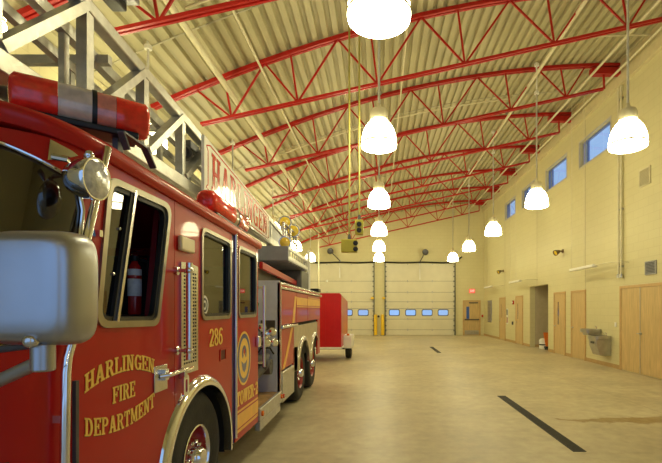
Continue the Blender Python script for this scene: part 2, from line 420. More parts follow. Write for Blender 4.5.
# left wall, back wall, front wall
struct(MB().box(XL - .22, XL, YF - .3, YB + .3, 0, ztop(XL) + .05).build('wall_left', WALL, loc=(0, 0, 0), smooth=False))
GD = [(.37, 4.63), (-4.56, -.30)]; GZ = 4.36
def slope_wall(y, thick, holes_open, name):
    n = 30; top = [(XR + .2 - (XR - XL + .4) * k / n, ztop(XR + .2 - (XR - XL + .4) * k / n) + .2) for k in range(n + 1)]
    o = [(XL - .2, 0)]
    for a, b in sorted(holes_open): o += [(a, 0), (a, GZ), (b, GZ), (b, 0)]
    o += [(XR + .2, 0)] + top
    struct(MB().plate(o, [], lambda x, z: (x, y, z), (0, thick, 0)).build(name, WALL, loc=(0, 0, 0), smooth=False))
slope_wall(YB, .25, GD, 'wall_back')
slope_wall(YF, -.25, GD, 'wall_front')

# ribbed steel roof deck, curved
prof = []; x = XL - .2; pitch = .203
while x < XR + .2:
    z = lambda q: ztop(q) + .06
    prof += [(x, z(x)), (x + .105, z(x + .105)), (x + .120, z(x + .12) + .07), (x + .188, z(x + .188) + .07)]
    x += pitch
vs = [(a, y, b) for y in (YF - .3, YB + .3) for a, b in prof]; n = len(prof)
mb = MB().add(vs, [(i, i + 1, n + i + 1, n + i) for i in range(n - 1)])
vs = [(a, y, ztop(a) + .25) for y in (YF - .3, YB + .3) for a in [XL - .3 + (XR - XL + .6) * k / 30 for k in range(31)]]
mb.add(vs, [(i, i + 1, 31 + i + 1, 31 + i) for i in range(30)])
struct(mb.build('ceiling', DECK, loc=(0, 0, 0), ang=20))
# deck side-lap seams across the ribs
mb = MB()
for y in (7.25, 13.0, 18.8, 24.5):
    p = [(a, y, ztop(a) + .055) for a in [XL + (XR - XL) * k / 24 for k in range(25)]]
    for i in range(24): mb.bar(p[i], p[i + 1], .03, .012)
struct(mb.build('trim_3', mat('seam_grey', (.45, .42, .31), .6, var=.1), loc=(0, 0, 0)))

# clerestory windows
for i, (a, b) in enumerate(WINS):
    ring = MB().plate(rect(a + .002, b - .002, WZ0 + .002, WZ1 - .002), [rect(a + .06, b - .34, WZ0 + .06, WZ1 - .06), rect(b - .26, b - .06, WZ0 + .06, WZ1 - .06)], lambda y, z: (XR + .10, y, z), (.06, 0, 0))
    w = ring.build('window_%d' % (i + 1), SKYLITF, loc=((XR + .13, (a + b) / 2, WZ0))); struct(w)
    MB().add([(XR + .125, a + .05, WZ0 + .05), (XR + .125, b - .05, WZ0 + .05), (XR + .125, b - .05, WZ1 - .05), (XR + .125, a + .05, WZ1 - .05)], [(0, 1, 2, 3)]).build('pane', GLW, w)
    MB().plate(rect(a - .05, b + .05, WZ0 - .05, WZ1 + .05), [rect(a + .004, b - .004, WZ0 + .004, WZ1 - .004)], lambda y, z: (XR - .008, y, z), (.012, 0, 0)).build('casing', mat('window_casing', (.60, .58, .52), .4, .3, var=.05), w)

# personnel doors in the right wall
def right_door(num, y0, y1, zt, slit=None, handle=None, leaves=1):
    fr = MB().plate([(y0 - .07, 0), (y0, 0), (y0, zt), (y1, zt), (y1, 0), (y1 + .07, 0), (y1 + .07, zt + .07), (y0 - .07, zt + .07)], [], lambda y, z: (XR - .03, y, z), (.06, 0, 0))
    d = fr.build('door_%d' % num, FRAMEW, loc=(XR, (y0 + y1) / 2, 0)); struct(d)
    w = (y1 - y0) / leaves
    for k in range(leaves):
        a, b = y0 + k * w + .004, y0 + (k + 1) * w - .004
        holes = [rect(slit[0], slit[1], slit[2], slit[3])] if slit else []
        lf = MB().plate(rect(a, b, .02, zt - .005), holes, lambda y, z: (XR - .018, y, z), (.012, 0, 0)).build('door_leaf', DOORW, d)
        if slit: MB().box(XR - .013, XR - .010, slit[0], slit[1], slit[2], slit[3]).build('vision_pane', mat('dark_slit_glass', (.16, .09, .04), .12, 0, 1, var=.1), lf)
    if leaves == 2: MB().box(XR - .024, XR - .017, y0 + w - .012, y0 + w + .012, .02, zt).build('astragal', STEEL, d)
    if handle:
        MB().lathe([(.03, 0), (.03, .012), (.012, .016), (.012, .05)], (XR - .018, handle, 1.0), (-1, 0, 0), 16).tube([(XR - .066, handle, 1.0), (XR - .066, handle + (-.1 if handle > (y0 + y1) / 2 else .1), 1.0)], .011, 8).build('door_handle', STEEL, d)
    return d
right_door(1, 22.34, 23.26, 2.13, (22.95, 23.05, 1.15, 1.85), 23.18)
right_door(2, 19.62, 20.50, 2.13, (20.2, 20.3, 1.15, 1.85), 20.42)
right_door(3, 15.16, 16.0, 2.13, (15.62, 15.74, 1.05, 1.85), 15.93)
right_door(4, 13.68, 14.56, 2.13, None, 14.49)
right_door(5, 9.92, 11.60, 2.13, None, 10.72, 2)

# back personnel door
bx = lambda u: (u - U0) / F * YB
x0, x1 = bx(464), bx(479.3)
fr = MB().plate([(x0 - .07, 0), (x0, 0), (x0, 2.05), (x1, 2.05), (x1, 0), (x1 + .07, 0), (x1 + .07, 2.13), (x0 - .07, 2.13)], [], lambda x, z: (x, YB - .03, z), (0, .06, 0))
d = fr.build('door_6', FRAMEW, loc=((x0 + x1) / 2, YB, 0)); struct(d)
lf = MB().plate(rect(x0 + .004, x1 - .004, .02, 2.045), [rect(x0 + .14, x0 + .32, 1.0, 1.75)], lambda x, z: (x, YB - .02, z), (0, .015, 0)).build('door_leaf', DOORW, d)
MB().box(x0 + .14, x0 + .32, YB - .012, YB - .008, 1.0, 1.75).build('vision_pane', mat('blue_dusk_glass', (.05, .12, .5), .1, 0, 1, var=.05), lf)
MB().box(x0 + .03, x1 - .03, YB - .09, YB - .05, .93, .99).box(x0 + .05, x0 + .1, YB - .05, YB - .02, .92, 1.0).box(x1 - .1, x1 - .05, YB - .05, YB - .02, .92, 1.0).build('push_bar', DKGREY, d)
MB().box(x0 + .04, x1 - .04, YB - .025, YB - .019, .04, .3).build('kick_plate', STEEL, d)
MB().box(x0 + .3, x1 - .1, YB - .08, YB - .02, 1.95, 2.01).build('door_closer', DKGREY, d)

# sectional garage doors
def garage_door(num, xa, xb, xs):
    zs = [0, .33, .98, 1.62, 2.04, 2.62, 3.30, GZ]
    d = None
    wz0, wz1 = 1.20, 1.56
    root = MB().box(xa + .01, xb - .01, YB + .05, YB + .12, 0, .035).build('door_%d' % num, BLACK, loc=((xa + xb) / 2, YB + .05, 0)); struct(root)
    for i in range(len(zs) - 1):
        a, b = zs[i] + .008, zs[i + 1] - .008
        if i: MB().box(xa + .01, xb - .01, YB + .06, YB + .10, zs[i] - .03, zs[i] + .03).build('panel_seal', BLACK, root)  # black strip added behind each seam to block leaking sky light
        holes = [rpoly(rect(c - .31, c + .31, wz0, wz1), .09) for c in xs] if i == 2 else []
        p = MB().plate(rect(xa + .01, xb - .01, a, b), holes, lambda x, z: (x, YB + .03, z), (0, .06, 0)).build('door_panel', GARD, root)
        if i == 2:
            for c in xs:
                MB().plate(rpoly(rect(c - .33, c + .33, wz0 - .02, wz1 + .02), .1), [rpoly(rect(c - .29, c + .29, wz0 + .02, wz1 - .02), .08)], lambda x, z: (x, YB + .018, z), (0, .02, 0)).build('lite_frame', BLACK, p)
                MB().add([(c - .31, YB + .05, wz0), (c + .31, YB + .05, wz0), (c + .31, YB + .05, wz1), (c - .31, YB + .05, wz1)], [(0, 1, 2, 3)]).build('pane', GLW, p)
        hm = MB()
        for c in (xa + .06, (xa + xb) / 2 - .75, (xa + xb) / 2 + .75, xb - .06): hm.box(c - .03, c + .03, YB + .015, YB + .03, b - .05, b + .07)
        hm.build('hinge', STEEL, p)
    for xx, s in ((xa, 1), (xb, -1)):
        t = MB().box(xx - .035, xx + .035, YB - .10, YB - .01, 0, GZ + .1)
        for k in range(14): t.box(xx + s * .035, xx + s * .09, YB - .06, YB + .03, .25 + k * .3, .31 + k * .3)
        t.build('door_track', mat('track_grey', (.16, .16, .12), .5, .3, var=.15), root)
    return root
garage_door(7, GD[0][0], GD[0][1], [bx(u) for u in (394.3, 410.7, 427.2, 443.2)])
garage_door(8, GD[1][0], GD[1][1], [bx(u) for u in (363.2, 347.2, 331, 314.8)])
# sagging black header seal over each door
for xa, xb, nm in ((GD[0][0], GD[0][1] + .35, 'right'), (GD[1][0], GD[1][1], 'left')):
    mid = (xa + xb) / 2
    pts = [(xa - .05 + (xb - xa + .1) * k / 16, YB - .14, 4.44 - .03 * sin(pi * k / 8) ** 2 + (.22 * max(0, (k - 14.5)) if nm == 'right' else 0)) for k in range(17)]
    tag(MB().tube(pts, .045, 8).build('door_header_hose', BLACK), 'black flexible hose sagging along the top of the %s-hand garage door' % nm, 'hose')

# ================================================================== ROOF STEEL, PIPES
TY = [5.8, 8.68, 11.56, 14.44, 17.32, 20.2, 23.08, 25.96]
ORD = ['nearest the camera, low over the ladder', 'second nearest the camera, crossing the top of the view', 'third from the camera, ending above the nearest clerestory window', 'fourth from the camera, in the middle of the bay', 'fifth from the camera', 'sixth from the camera', 'seventh from the camera, second from the back wall', 'farthest away, right against the back wall above the garage doors']
def zbot(x): return 6.03 + .228 * x
def make_truss(y, label):
    t = thing('roof_truss', 'red bowed steel roof truss ' + label, 'truss', (0, y, 0), 'red roof trusses')
    xs = [XL + .02 + (XR - .04 - XL) * k / 22 for k in range(23)]
    m = MB()
    for s in (-.04, .04):
        for i in range(22): m.bar((xs[i], y + s, ztop(xs[i]) + .015), (xs[i + 1], y + s, ztop(xs[i + 1]) + .015), .05, .075)
    m.build('top_chord', REDS, t, smooth=False)
    xb = [-4.3, -3.5, -2.9, -1.6, -.03, 1.69, 3.45, 4.9, 5.9]
    m = MB().bar((xb[1], y - .035, zbot(xb[1])), (xb[-1], y - .04, zbot(xb[-1])), .035, .05).bar((xb[1], y + .035, zbot(xb[1])), (xb[-1], y + .04, zbot(xb[-1])), .035, .05)
    m.build('bottom_chord', REDS, t, smooth=False)
    tops = [(xb[i] + xb[i + 1]) / 2 for i in range(len(xb) - 1)]
    tops[1] = -3.6
    for i in range(2, len(xb) - 1):
        q = (xb[i], y, zbot(xb[i]))
        for xt in (tops[i - 1], xb[i] - .14, tops[i]):
            MB().bar(q, (xt, y, ztop(xt)), .028, .036).build('web', REDS, t, smooth=False)
    MB().bar((xb[-1], y, zbot(xb[-1])), (xb[-1] - .02, y, ztop(xb[-1]) - .05), .035, .045).build('web', REDS, t, smooth=False)
    m = MB()
    m.box(5.55, XR - .01, y - .09, y + .09, ztop(5.9) - .24, ztop(5.9) - .07)
    m.build('bearing_seat', REDS, t)
    return t
for y, lb in zip(TY, ORD): make_truss(y, lb)

def pipe(name, x, z, r, label, cat='pipe', y0=YF, y1=YB):
    tag(MB().cyl((x, y0, z), (x, y1, z), r, 10).build(name, PIPE), label, cat)
pipe('sprinkler_main', -2.95, 5.90, .055, 'thick cream pipe running the length of the ceiling above the truck ladder')
pipe('conduit', -2.25, 6.20, .022, 'thin cream conduit just right of the thick ceiling pipe above the truck')
pipe('conduit', .55, 7.02, .018, 'thin cream conduit running along the middle of the ceiling')
pipe('sprinkler_main', 3.9, 7.42, .04, 'cream pipe threaded through the trusses between middle and right lamps')
pipe('conduit', 5.45, 7.60, .03, 'leftmost of the cream pipes along the top of the window wall')
pipe('conduit', 6.12, 7.70, .03, 'middle of the cream pipes along the top of the window wall')
pipe('conduit', 6.2, 7.76, .022, 'cream pipe tightest to the top of the window wall')
for y, xa, xb_, lb in ((6.6, -2.9, 3.85, 'cream branch pipe crossing the ceiling between the two nearest trusses'), (10.1, 3.95, 6.2, 'short cream branch pipe near the window wall behind the second truss'), (12.9, -2.9, 3.85, 'cream branch pipe crossing the ceiling behind the third truss')):
    pts = [(xa + (xb_ - xa) * k / 8, y, ztop(xa + (xb_ - xa) * k / 8) - .09) for k in range(9)]
    tag(MB().tube(pts, .022, 8).build('branch_pipe', PIPE), lb, 'pipe')

# ================================================================== PENDANT LAMPS
def make_pendant(label):
    t = thing('pendant_lamp', label, 'lamp', (0, 0, 0), 'bell pendant lamps')
    bell = [(.02, -.012), (.16, -.012), (.25, -.004), (.283, .012), (.288, .05), (.290, .07), (.286, .085), (.281, .14), (.268, .21), (.247, .28), (.218, .34), (.182, .39), (.145, .425), (.13, .44)]
    MB().lathe(bell, (0, 0, 0), n=32).build('bell_shade', LAMP, t)
    MB().lathe([(.2885, .055), (.2935, .065), (.2935, .075), (.2885, .085)], (0, 0, 0), n=32).build('rim_band', mat('rim_brass', (.75, .6, .35), .35, .3, var=.05), t)
    MB().lathe([(.13, .441), (.142, .455), (.142, .575), (.12, .625), (.04, .645), (.034, .70), (.02, .73)], (0, 0, 0), n=24).build('ballast_housing', CREAM, t)
    return t
LY = [4.0, 7.16, 11.3, 15.6, 19.8, 24.1]
words = ['nearest', 'second', 'third', 'fourth', 'fifth', 'farthest']
first = None
for row, xx, ys in (('middle row', 0.0, LY), ('row by the window wall', 4.04, LY[1:]), ('row beyond the ladder truck', -3.75, LY)):
    for y in ys:
        k = LY.index(y)
        lab = 'lit white bell pendant lamp, %s in the %s' % (words[k] if k in (0, 5) else words[k] + ' from the camera', row)
        if xx > 3 and k == 1: lab = 'lit white bell pendant lamp, nearest of the row by the window wall'
        if xx > 3 and 1 < k < 5: lab = 'lit white bell pendant lamp, %s in the row by the window wall' % words[k - 1]
        if first is None: t = first = make_pendant(lab); t.location = (xx, y, 4.21)
        else: t = dup(first, (xx, y, 4.21), lab)
        top = ztop(xx) + .06 - 4.21
        m = MB().cyl((0, 0, .72), (0, 0, top), .02, 8).lathe([(.06, top - .1), (.06, top - .04), (.02, top)], (0, 0, 0), n=12)
        me_parent = t
        ORIGIN[t.name] = Vector((0, 0, 0))
        m.build('stem', WHITE, t)

# ================================================================== HANGING POWER DROPS
def drop(x, y, z0, w, h, label, sockets):
    t = thing('power_drop', label, 'outlet box', (x, y, z0))
    MB().box(x - w / 2, x + w / 2, y - .06, y + .06, z0, z0 + h).build('box', OLIVE, t, bevel=.012)
    m = MB()
    for sx, sz in sockets: m.lathe([(.042, 0), (.042, .02), (.03, .022), (.03, .012)], (x + sx, y - .06, z0 + sz), (0, -1, 0), 14)
    m.build('socket', BLACK, t)
    MB().cyl((x, y, z0 + h), (x, y, ztop(x) + .05), .016, 8).build('cord', mat('olive_cord', (.33, .29, .07), .5, var=.1), t)
    MB().lathe([(.03, 0), (.03, .05), (.018, .09)], (x, y, z0 + h), n=10).build('strain_relief', DKGREY, t)
    return t
drop(-.335, 7.5, 2.86, .14, .25, 'narrow yellow outlet box with two round sockets hanging on a ceiling cord', [(0, .07), (0, .17)])
drop(-.505, 7.5, 2.56, .27, .22, 'wide yellow outlet box hanging lowest on its ceiling cord', [(.11, .05), (.11, .15)])

# grey ceiling unit above the ladder
t = thing('ceiling_unit', 'grey equipment unit with black underside hung from the ceiling above the ladder', 'ceiling unit', (-3.15, 5.2, 5.12))
MB().box(-3.30, -2.95, 5.05, 5.45, 5.34, 5.5).build('housing', GREYP, t, bevel=.02)
MB().box(-3.26, -3.08, 5.0, 5.4, 5.23, 5.34).build('head', BLACK, t, bevel=.02)
MB().cyl((-3.18, 5.3, 5.5), (-3.18, 5.3, ztop(-3.18) + .05), .03).build('rod', DKGREY, t)

# ================================================================== RIGHT WALL FITTINGS
def louvre(name, yc, zc, w, h, label, m=ALMOND, dark=False):
    t = thing(name, label, 'vent', (XR, yc, zc - h / 2))
    MB().plate(rect(yc - w / 2, yc + w / 2, zc - h / 2, zc + h / 2), [rect(yc - w / 2 + .03, yc + w / 2 - .03, zc - h / 2 + .03, zc + h / 2 - .03)], lambda y, z: (XR - .03, y, z), (.03, 0, 0)).build('frame', m, t)
    MB().box(XR - .008, XR - .002, yc - w / 2 + .02, yc + w / 2 - .02, zc - h / 2 + .02, zc + h / 2 - .02).build('backing', DKGREY if dark else mat('vent_shadow', (.50, .45, .29), .6, var=.05), t)
    s = MB(); n = int((h - .06) / .035)
    for k in range(n):
        z = zc - h / 2 + .04 + k * .035
        s.add([(XR - .028, yc - w / 2 + .03, z), (XR - .028, yc + w / 2 - .03, z), (XR - .01, yc + w / 2 - .03, z + .026), (XR - .01, yc - w / 2 + .03, z + .026)], [(0, 1, 2, 3)])
    s.build('slat', m, t)
    return t
louvre('wall_vent', 10.58, 4.77, .44, .43, 'square cream louvred vent high on the wall right of the windows')
louvre('wall_vent', 10.35, 2.57, .42, .32, 'small grey louvred vent above the double closet door', GREYP, True)
t = thing('wall_panel', 'tall grey louvred panel on the right wall near the back corner', 'panel', (XR, 25.3, 1.2))
y0, y1 = 24.95, 25.75
MB().box(XR - .05, XR - .001, y0, y1, .85, 2.08).build('frame', GREYP, t, bevel=.01)
m = MB()
for k in range(14): m.box(XR - .062, XR - .05, y0 + .06, y1 - .06, .92 + k * .08, .965 + k * .08)
m.build('slat', STEEL, t)

def floodlight(u, v, label):
    y = F * XR / (u - U0); z = H + (V0 - v) * y / F
    t = thing('wall_floodlight', label, 'light', (XR, y, z))
    MB().lathe([(.07, 0), (.07, .03), (.03, .04), (.02, .1)], (XR, y, z + .03), (-1, 0, 0), 14).build('wall_base', BRONZE, t)
    d = Vector((-.8, -.25, -.35)).normalized(); o = Vector((XR - .12, y, z + .03))
    MB().lathe([(.03, -.02), (.055, .02), (.07, .08), (.10, .16), (.105, .2), (.09, .2), (.06, .12)], o, d, 18).build('lamp_head', BRONZE, t)
    MB().lathe([(.088, .17), (.05, .185), (.01, .19)], o, d, 18).build('lens', AMB, t)
floodlight(563, 252, 'bronze floodlight on the right wall above the slit-window door, nearer of two')
floodlight(503.5, 271.5, 'bronze floodlight far along the right wall near the back corner')

for (yc, k) in ((13.05, 'nearest, above the drinking fountain'), (19.5, 'the middle of three'), (24.3, 'farthest, near the back corner')):
    t = thing('strip_light', 'white strip fixture hung on rods along the right wall, ' + k, 'strip light', (6.02, yc, 2.76), 'white strip fixtures along the right wall')
    MB().box(5.95, 6.09, yc - .75, yc + .75, 2.77, 2.85).build('channel', WHITE, t, bevel=.012)
    for s in (-.1, .72): MB().cyl((6.02, yc + s, 2.85), (6.02, yc + s, 7.98), .008, 6).build('hanger_rod', PIPE, t)
    MB().tube([(6.02, yc - .75, 2.82), (6.02, yc - 1.5, 2.82), (6.15, yc - 1.75, 2.80), (XR - .01, yc - 1.8, 2.80)], .014, 8).build('feed_conduit', PIPE, t)
for s, lb in ((0, 'left of the paired cream riser pipes ending beside the closet vent'), (.13, 'right of the paired cream riser pipes ending beside the closet vent')):
    y = 11.66 - s
    t = thing('riser_pipe', lb, 'pipe', (XR - .07, y, 2.45))
    MB().cyl((XR - .06, y, 2.5), (XR - .06, y, 7.44), .03, 10).build('pipe', PIPE, t)
    m = MB()
    for z in (2.7, 4.2, 5.7, 7.1): m.box(XR - .06, XR - .001, y - .04, y + .04, z, z + .04)
    m.build('clamp', STEEL, t)
    MB().lathe([(.03, 0), (.05, .0), (.05, .09), (.03, .1)], (XR - .06, y, 2.42), n=12).build('elbow', STEEL, t)

# drinking fountain (two basins)
t = thing('drinking_fountain', 'stainless two-level drinking fountain on the right wall beside the door', 'fountain', (XR, 12.55, .6))
def basin(y0, y1, z, dpt, name):
    prof = rpoly([(XR - .002, y0), (XR - .002, y1), (XR - dpt, y1), (XR - dpt, y0)], .1)
    m = MB().rings([[Vector((x, y, zz)) for x, y in prof] for zz in (z - .1, z)], True, False)
    pin = [(XR - dpt / 2 + (x - XR + dpt / 2) * .84, (y0 + y1) / 2 + (y - (y0 + y1) / 2) * .84) for x, y in prof]
    m.rings([[Vector((x, y, z)) for x, y in prof], [Vector((x, y, z - .005)) for x, y in pin], [Vector((XR - dpt / 2 + (x - XR + dpt / 2) * .5, (y0 + y1) / 2 + (y - (y0 + y1) / 2) * .5, z - .05)) for x, y in pin]], False, True)
    m.build(name, STEEL, t)
basin(12.62, 13.08, 1.02, .46, 'upper_basin')
basin(12.08, 12.60, .86, .46, 'lower_basin')
m = MB(); pr = [(XR - .002, .30), (XR - .30, .32), (XR - .42, .60), (XR - .43, .76), (XR - .002, .76)]
m.prism(pr, lambda x, z: (x, 12.12, z), (0, .44, 0)); m.build('lower_housing', STEEL, t, bevel=.015)
MB().box(XR - .38, XR - .002, 12.68, 13.02, .84, .92).build('upper_housing', STEEL, t, bevel=.015)
for a, b in ((12.2, .86), (12.75, 1.02)): MB().tube([(XR - .1, a, b), (XR - .1, a, b + .07), (XR - .15, a, b + .09)], .014, 8).build('bubbler', CHR, t)
MB().box(XR - .436, XR - .425, 12.22, 12.42, .64, .7).build('push_bar', DKGREY, t)

# alarm, extinguisher sign, thermostat, switch plates
y = wy(513.7); t = thing('fire_alarm', 'small red fire alarm on the right wall left of the second slit-window door', 'alarm', (XR, y, 1.85))
MB().box(XR - .06, XR - .001, y - .09, y + .09, 1.82, 2.0).build('body', EXTR, t, bevel=.01); MB().box(XR - .075, XR - .06, y - .05, y + .05, 1.87, 1.95).build('strobe', WHITE, t)
y = wy(507.6); t = thing('notice_panel', 'narrow dark and red notice panel between the two far doors', 'panel', (XR, y, 1.0))
MB().box(XR - .025, XR - .001, y - .1, y + .1, .85, 1.62).build('backing', WHITE, t)
MB().box(XR - .03, XR - .025, y - .08, y + .08, 1.3, 1.58).build('dark_plate', DKGREY, t); MB().box(XR - .03, XR - .025, y - .08, y + .08, .92, 1.2).build('red_plate', EXTR, t)
y = wy(513); tag(MB().box(XR - .05, XR - .001, y - .06, y + .06, .85, 1.0).build('outlet_box', DKGREY, bevel=.008), 'small dark outlet box low on the wall left of the second slit-window door', 'outlet')
y = wy(492.3); tag(MB().box(XR - .04, XR - .001, y - .07, y + .07, .8, .95).build('outlet_box', ALMOND, bevel=.008), 'small cream outlet box low on the wall below the tall grey louvred panel', 'outlet')
y = 11.9; tag(MB().box(XR - .02, XR - .001, y - .04, y + .04, 1.12, 1.24).build('switch_plate', WHITE, bevel=.004), 'white switch plate between the fountain and the closet door', 'switch')
tag(MB().box(bx(482.2) - .05, bx(482.2) + .05, YB - .05, YB + .004, 1.1, 1.24).build('call_point', EXTR, bevel=.008), 'small red call point on the back wall right of the exit door', 'alarm')

# exit sign
ex = bx(472); ez = H + (V0 - 291) * YB / F
t = thing('exit_sign', 'red lit exit sign over the back door', 'sign', (ex, YB - .05, ez - .12))
MB().box(ex - .17, ex + .17, YB - .06, YB - .001, ez - .12, ez + .12).build('face', EXITM, t, bevel=.01)
text_mb('EXIT', .26, .14, lambda a, b: (ex - .13 + a, YB - .062, ez - .07 + b), (0, -.004, 0)).build('lettering', mat('exit_letters', (.95, .9, .85), .4, emit=(1, .75, .65), estr=.7), t)

# bucket and orange board at the corridor opening
t = thing('waste_can', 'white waste can with a dark band in the corridor opening', 'bin', (6.60, 17.7, 0))
MB().lathe([(.14, 0), (.16, .02), (.165, .15)], (6.60, 17.7, 0), n=24).build('body', WHITE, t)
MB().lathe([(.166, .15), (.168, .152), (.168, .198), (.166, .2)], (6.60, 17.7, 0), n=24).build('band', BLACK, t)
MB().lathe([(.166, .2), (.165, .34), (.13, .4), (.05, .42)], (6.60, 17.7, 0), n=24).build('lid', WHITE, t)
t = thing('caution_board', 'orange board leaning on a black base at the right edge of the corridor opening', 'board', (6.58, 17.25, 0))
MB().prism([(6.52, .14), (6.66, .14), (6.66, .68), (6.44, .68)], lambda x, z: (x, 17.22 + (z - .14) * .10, z), (0, .03, 0)).build('board', ORANGE, t)
MB().box(6.50, 6.70, 17.12, 17.38, .06, .14).build('base', BLACK, t, bevel=.01)
m = MB()
for a in (6.54, 6.66):
    for b in (17.16, 17.34): m.cyl((a - .015, b, .035), (a + .015, b, .035), .035, 12)
m.build('caster', BLACK, t)

# bollards between the garage doors, door sensors
for u, s in ((375.6, 'left'), (382.6, 'right')):
    x = bx(u); t = thing('bollard', '%s yellow guard post between the two garage doors' % s, 'bollard', (x, YB - .2, 0), 'yellow guard posts between the garage doors')
    MB().lathe([(.10, 0), (.10, 1.22), (.07, 1.27), (.01, 1.285)], (x, YB - .26, 0), n=16).build('post', YEL, t)
    MB().lathe([(.14, 0), (.14, .015), (.11, .02)], (x, YB - .26, 0), n=16).build('foot_plate', DKGREY, t)
for u, s in ((372.3, 'left'), (383.6, 'right')):
    x = bx(u); tag(MB().box(x - .09, x + .09, YB - .22, YB - .095, 2.2, 2.32).build('door_sensor', YEL, bevel=.01), 'small yellow sensor box on the %s garage door track beside the pier' % s, 'sensor')
tag(MB().lathe([(.07, 0), (.07, .05), (.03, .07)], (bx(378.6), YB + .004, 1.15), (0, -1, 0), 14).build('door_button', BLACK), 'round black push button on the pier between the garage doors', 'button')
# arm lamps above the doors
for (ux, ue, v0, v1, s) in ((424.7, 419.5, 253, 262.5, 'right'), (331, 340, 252, 261, 'left')):
    xa, za = bx(ux), H + (V0 - v0) * YB / F; xe, ze = bx(ue), H + (V0 - v1) * YB / F
    t = thing('arm_lamp', 'round dark lamp on a slanted arm above the %s-hand garage door' % s, 'lamp', (xe, YB, ze))
    MB().tube([(xe, YB - .05, ze), (xa, YB - .34, za)], .028, 8).build('arm', DKGREY, t)
    MB().lathe([(.05, -.1), (.17, -.06), (.19, .04), (.17, .08), (.1, .06)], (xa, YB - .36, za), (0, -1, 0), 18).build('head', DKGREY, t)
    MB().box(xe - .06, xe + .06, YB - .04, YB - .001, ze - .1, ze + .06).build('wall_plate', STEEL, t)
    MB().cyl((xe, YB - .2, ze - 1.05), (xe, YB - .2, ze - .45), .035, 8).tube([(xe, YB - .2, ze - .45), (xe, YB - .12, ze - .2), (xe, YB - .03, ze - .05)], .012, 8).build('pull_handle', WHITE, t)
# white vertical pipe in front of the left door
xp = (318.7 - U0) / F * 25.3
tag(MB().tube([(xp, 25.3, 2.5), (xp, 25.3, ztop(xp) + .12)], .045, 10).build('drop_pipe', PIPE), 'cream vertical pipe dropping from the ceiling in front of the left garage door', 'pipe')
# trench drains
for (y0, y1, xc, lb) in ((4.94, 8.11, 2.25, 'long dark trench drain nearest the camera on the concrete floor'), (16.1, 18.6, 2.2, 'short-looking dark trench drain far down the floor toward the garage doors')):
    t = thing('floor_drain', lb, 'drain', (xc, (y0 + y1) / 2, 0))
    MB().plate(rect(xc - .075, xc + .075, y0, y1), [rect(xc - .062, xc + .062, y0 + .012, y1 - .012)], lambda x, y: (x, y, .0), (0, 0, .006)).build('frame', IRON, t)
    MB().box(xc - .062, xc + .062, y0 + .012, y1 - .012, .0003, .0012).build('channel', CAVITY, t)
    m = MB(); yy = y0 + .02
    while yy < y1 - .03: m.box(xc - .06, xc + .06, yy, yy + .022, .0015, .005); yy += .036
    m.build('grate', IRON, t, smooth=False)

# ================================================================== FIRE TRUCK
truck = thing('fire_truck', 'red ladder fire truck with chrome trim parked along the left side of the bay', 'fire truck', (CX, 5.5, 0))
S = lambda y, z: (SX, y, z)
def So(o): return lambda y, z: (SX + o, y, z)
def mirx(x): return 2 * CX - x
ARC = (3.265, .455); AR_ = .61
def Yp(z): return 1.86 + .285 * max(0, z - 1.40)
ZR = 2.33

# --- near side doors and panels
W1 = [sd(107.5, 175), sd(171, 205), sd(157.5, 326), sd(93.5, 328.5)]
W1o = rpoly(W1, .085); W1i = rpoly(inset(W1, .034), .06); W1h = rpoly(inset(W1, .02), .075)
W2 = [(3.265, 1.515), (3.915, 1.515), (3.915, 2.205), (3.265, 2.215)]
W3 = [(4.12, 1.515), (4.735, 1.515), (4.735, 2.195), (4.12, 2.20)]
yd = 2.845
a_d = math.degrees(math.asin((.46 - ARC[1]) / AR_))
dz = sqrt(AR_ ** 2 - (ARC[0] - yd) ** 2)
aend = math.degrees(atan2(dz, yd - ARC[0]))
door_out = [(Yp(.46) + .02, .46)] + [(ARC[0] - sqrt(AR_ ** 2 - (.46 - ARC[1]) ** 2), .46)] + arcpts(ARC, AR_, 178, aend, 10) + [(yd, ZR)] + [(Yp(ZR) + .02, ZR), (Yp(1.4) + .02, 1.4)]
door = MB().plate(door_out, [W1h], S, (-.035, 0, 0)).build('front_door', RED, truck)
mid_out = [(yd + .006, ARC[1] + sqrt(AR_ ** 2 - (ARC[0] - yd - .006) ** 2))] + arcpts(ARC, AR_, aend - .8, 0, 24) + [(ARC[0] + AR_, .37), (3.955, .37), (3.955, ZR), (yd + .006, ZR)]
side = MB().plate(mid_out, [rpoly(inset(W2, .015), .07)], S, (-.035, 0, 0)).build('cab_side', RED, truck)
rdoor = MB().plate(rect(4.055, 4.81, .37, ZR), [rpoly(inset(W3, .015), .07)], S, (-.035, 0, 0)).build('rear_door', RED, truck)
MB().box(SX - .04, SX - .012, 3.95, 4.06, .37, ZR).build('door_gap', NAVY, truck)
MB().cyl((SX + .012, 4.03, .42), (SX + .012, 4.03, 2.31), .014, 10).build('hinge_rail', CHR, truck)

def window(poly, par, r, fw, glass=True, name='window_frame', m=mat('frame_metal', (.36, .33, .26), .3, .9, var=.1)):
    fr = MB().plate(rpoly(poly, r), [rpoly(inset(poly, fw), r * .75)], So(.012), (-.05, 0, 0)).build(name, m, par)
    g = MB().plate(rpoly(inset(poly, fw), r * .75), [rpoly(inset(poly, fw + .022), r * .6)], So(.0), (-.03, 0, 0)).build('window_seal', BLACK, par)
    if glass: MB().plate(rpoly(inset(poly, fw), r * .75), [], So(-.022), 0).build('window_glass', GLD, par)
window(W1, door, .085, .034, glass=False)
window(W2, side, .08, .028)
window(W3, rdoor, .08, .028)
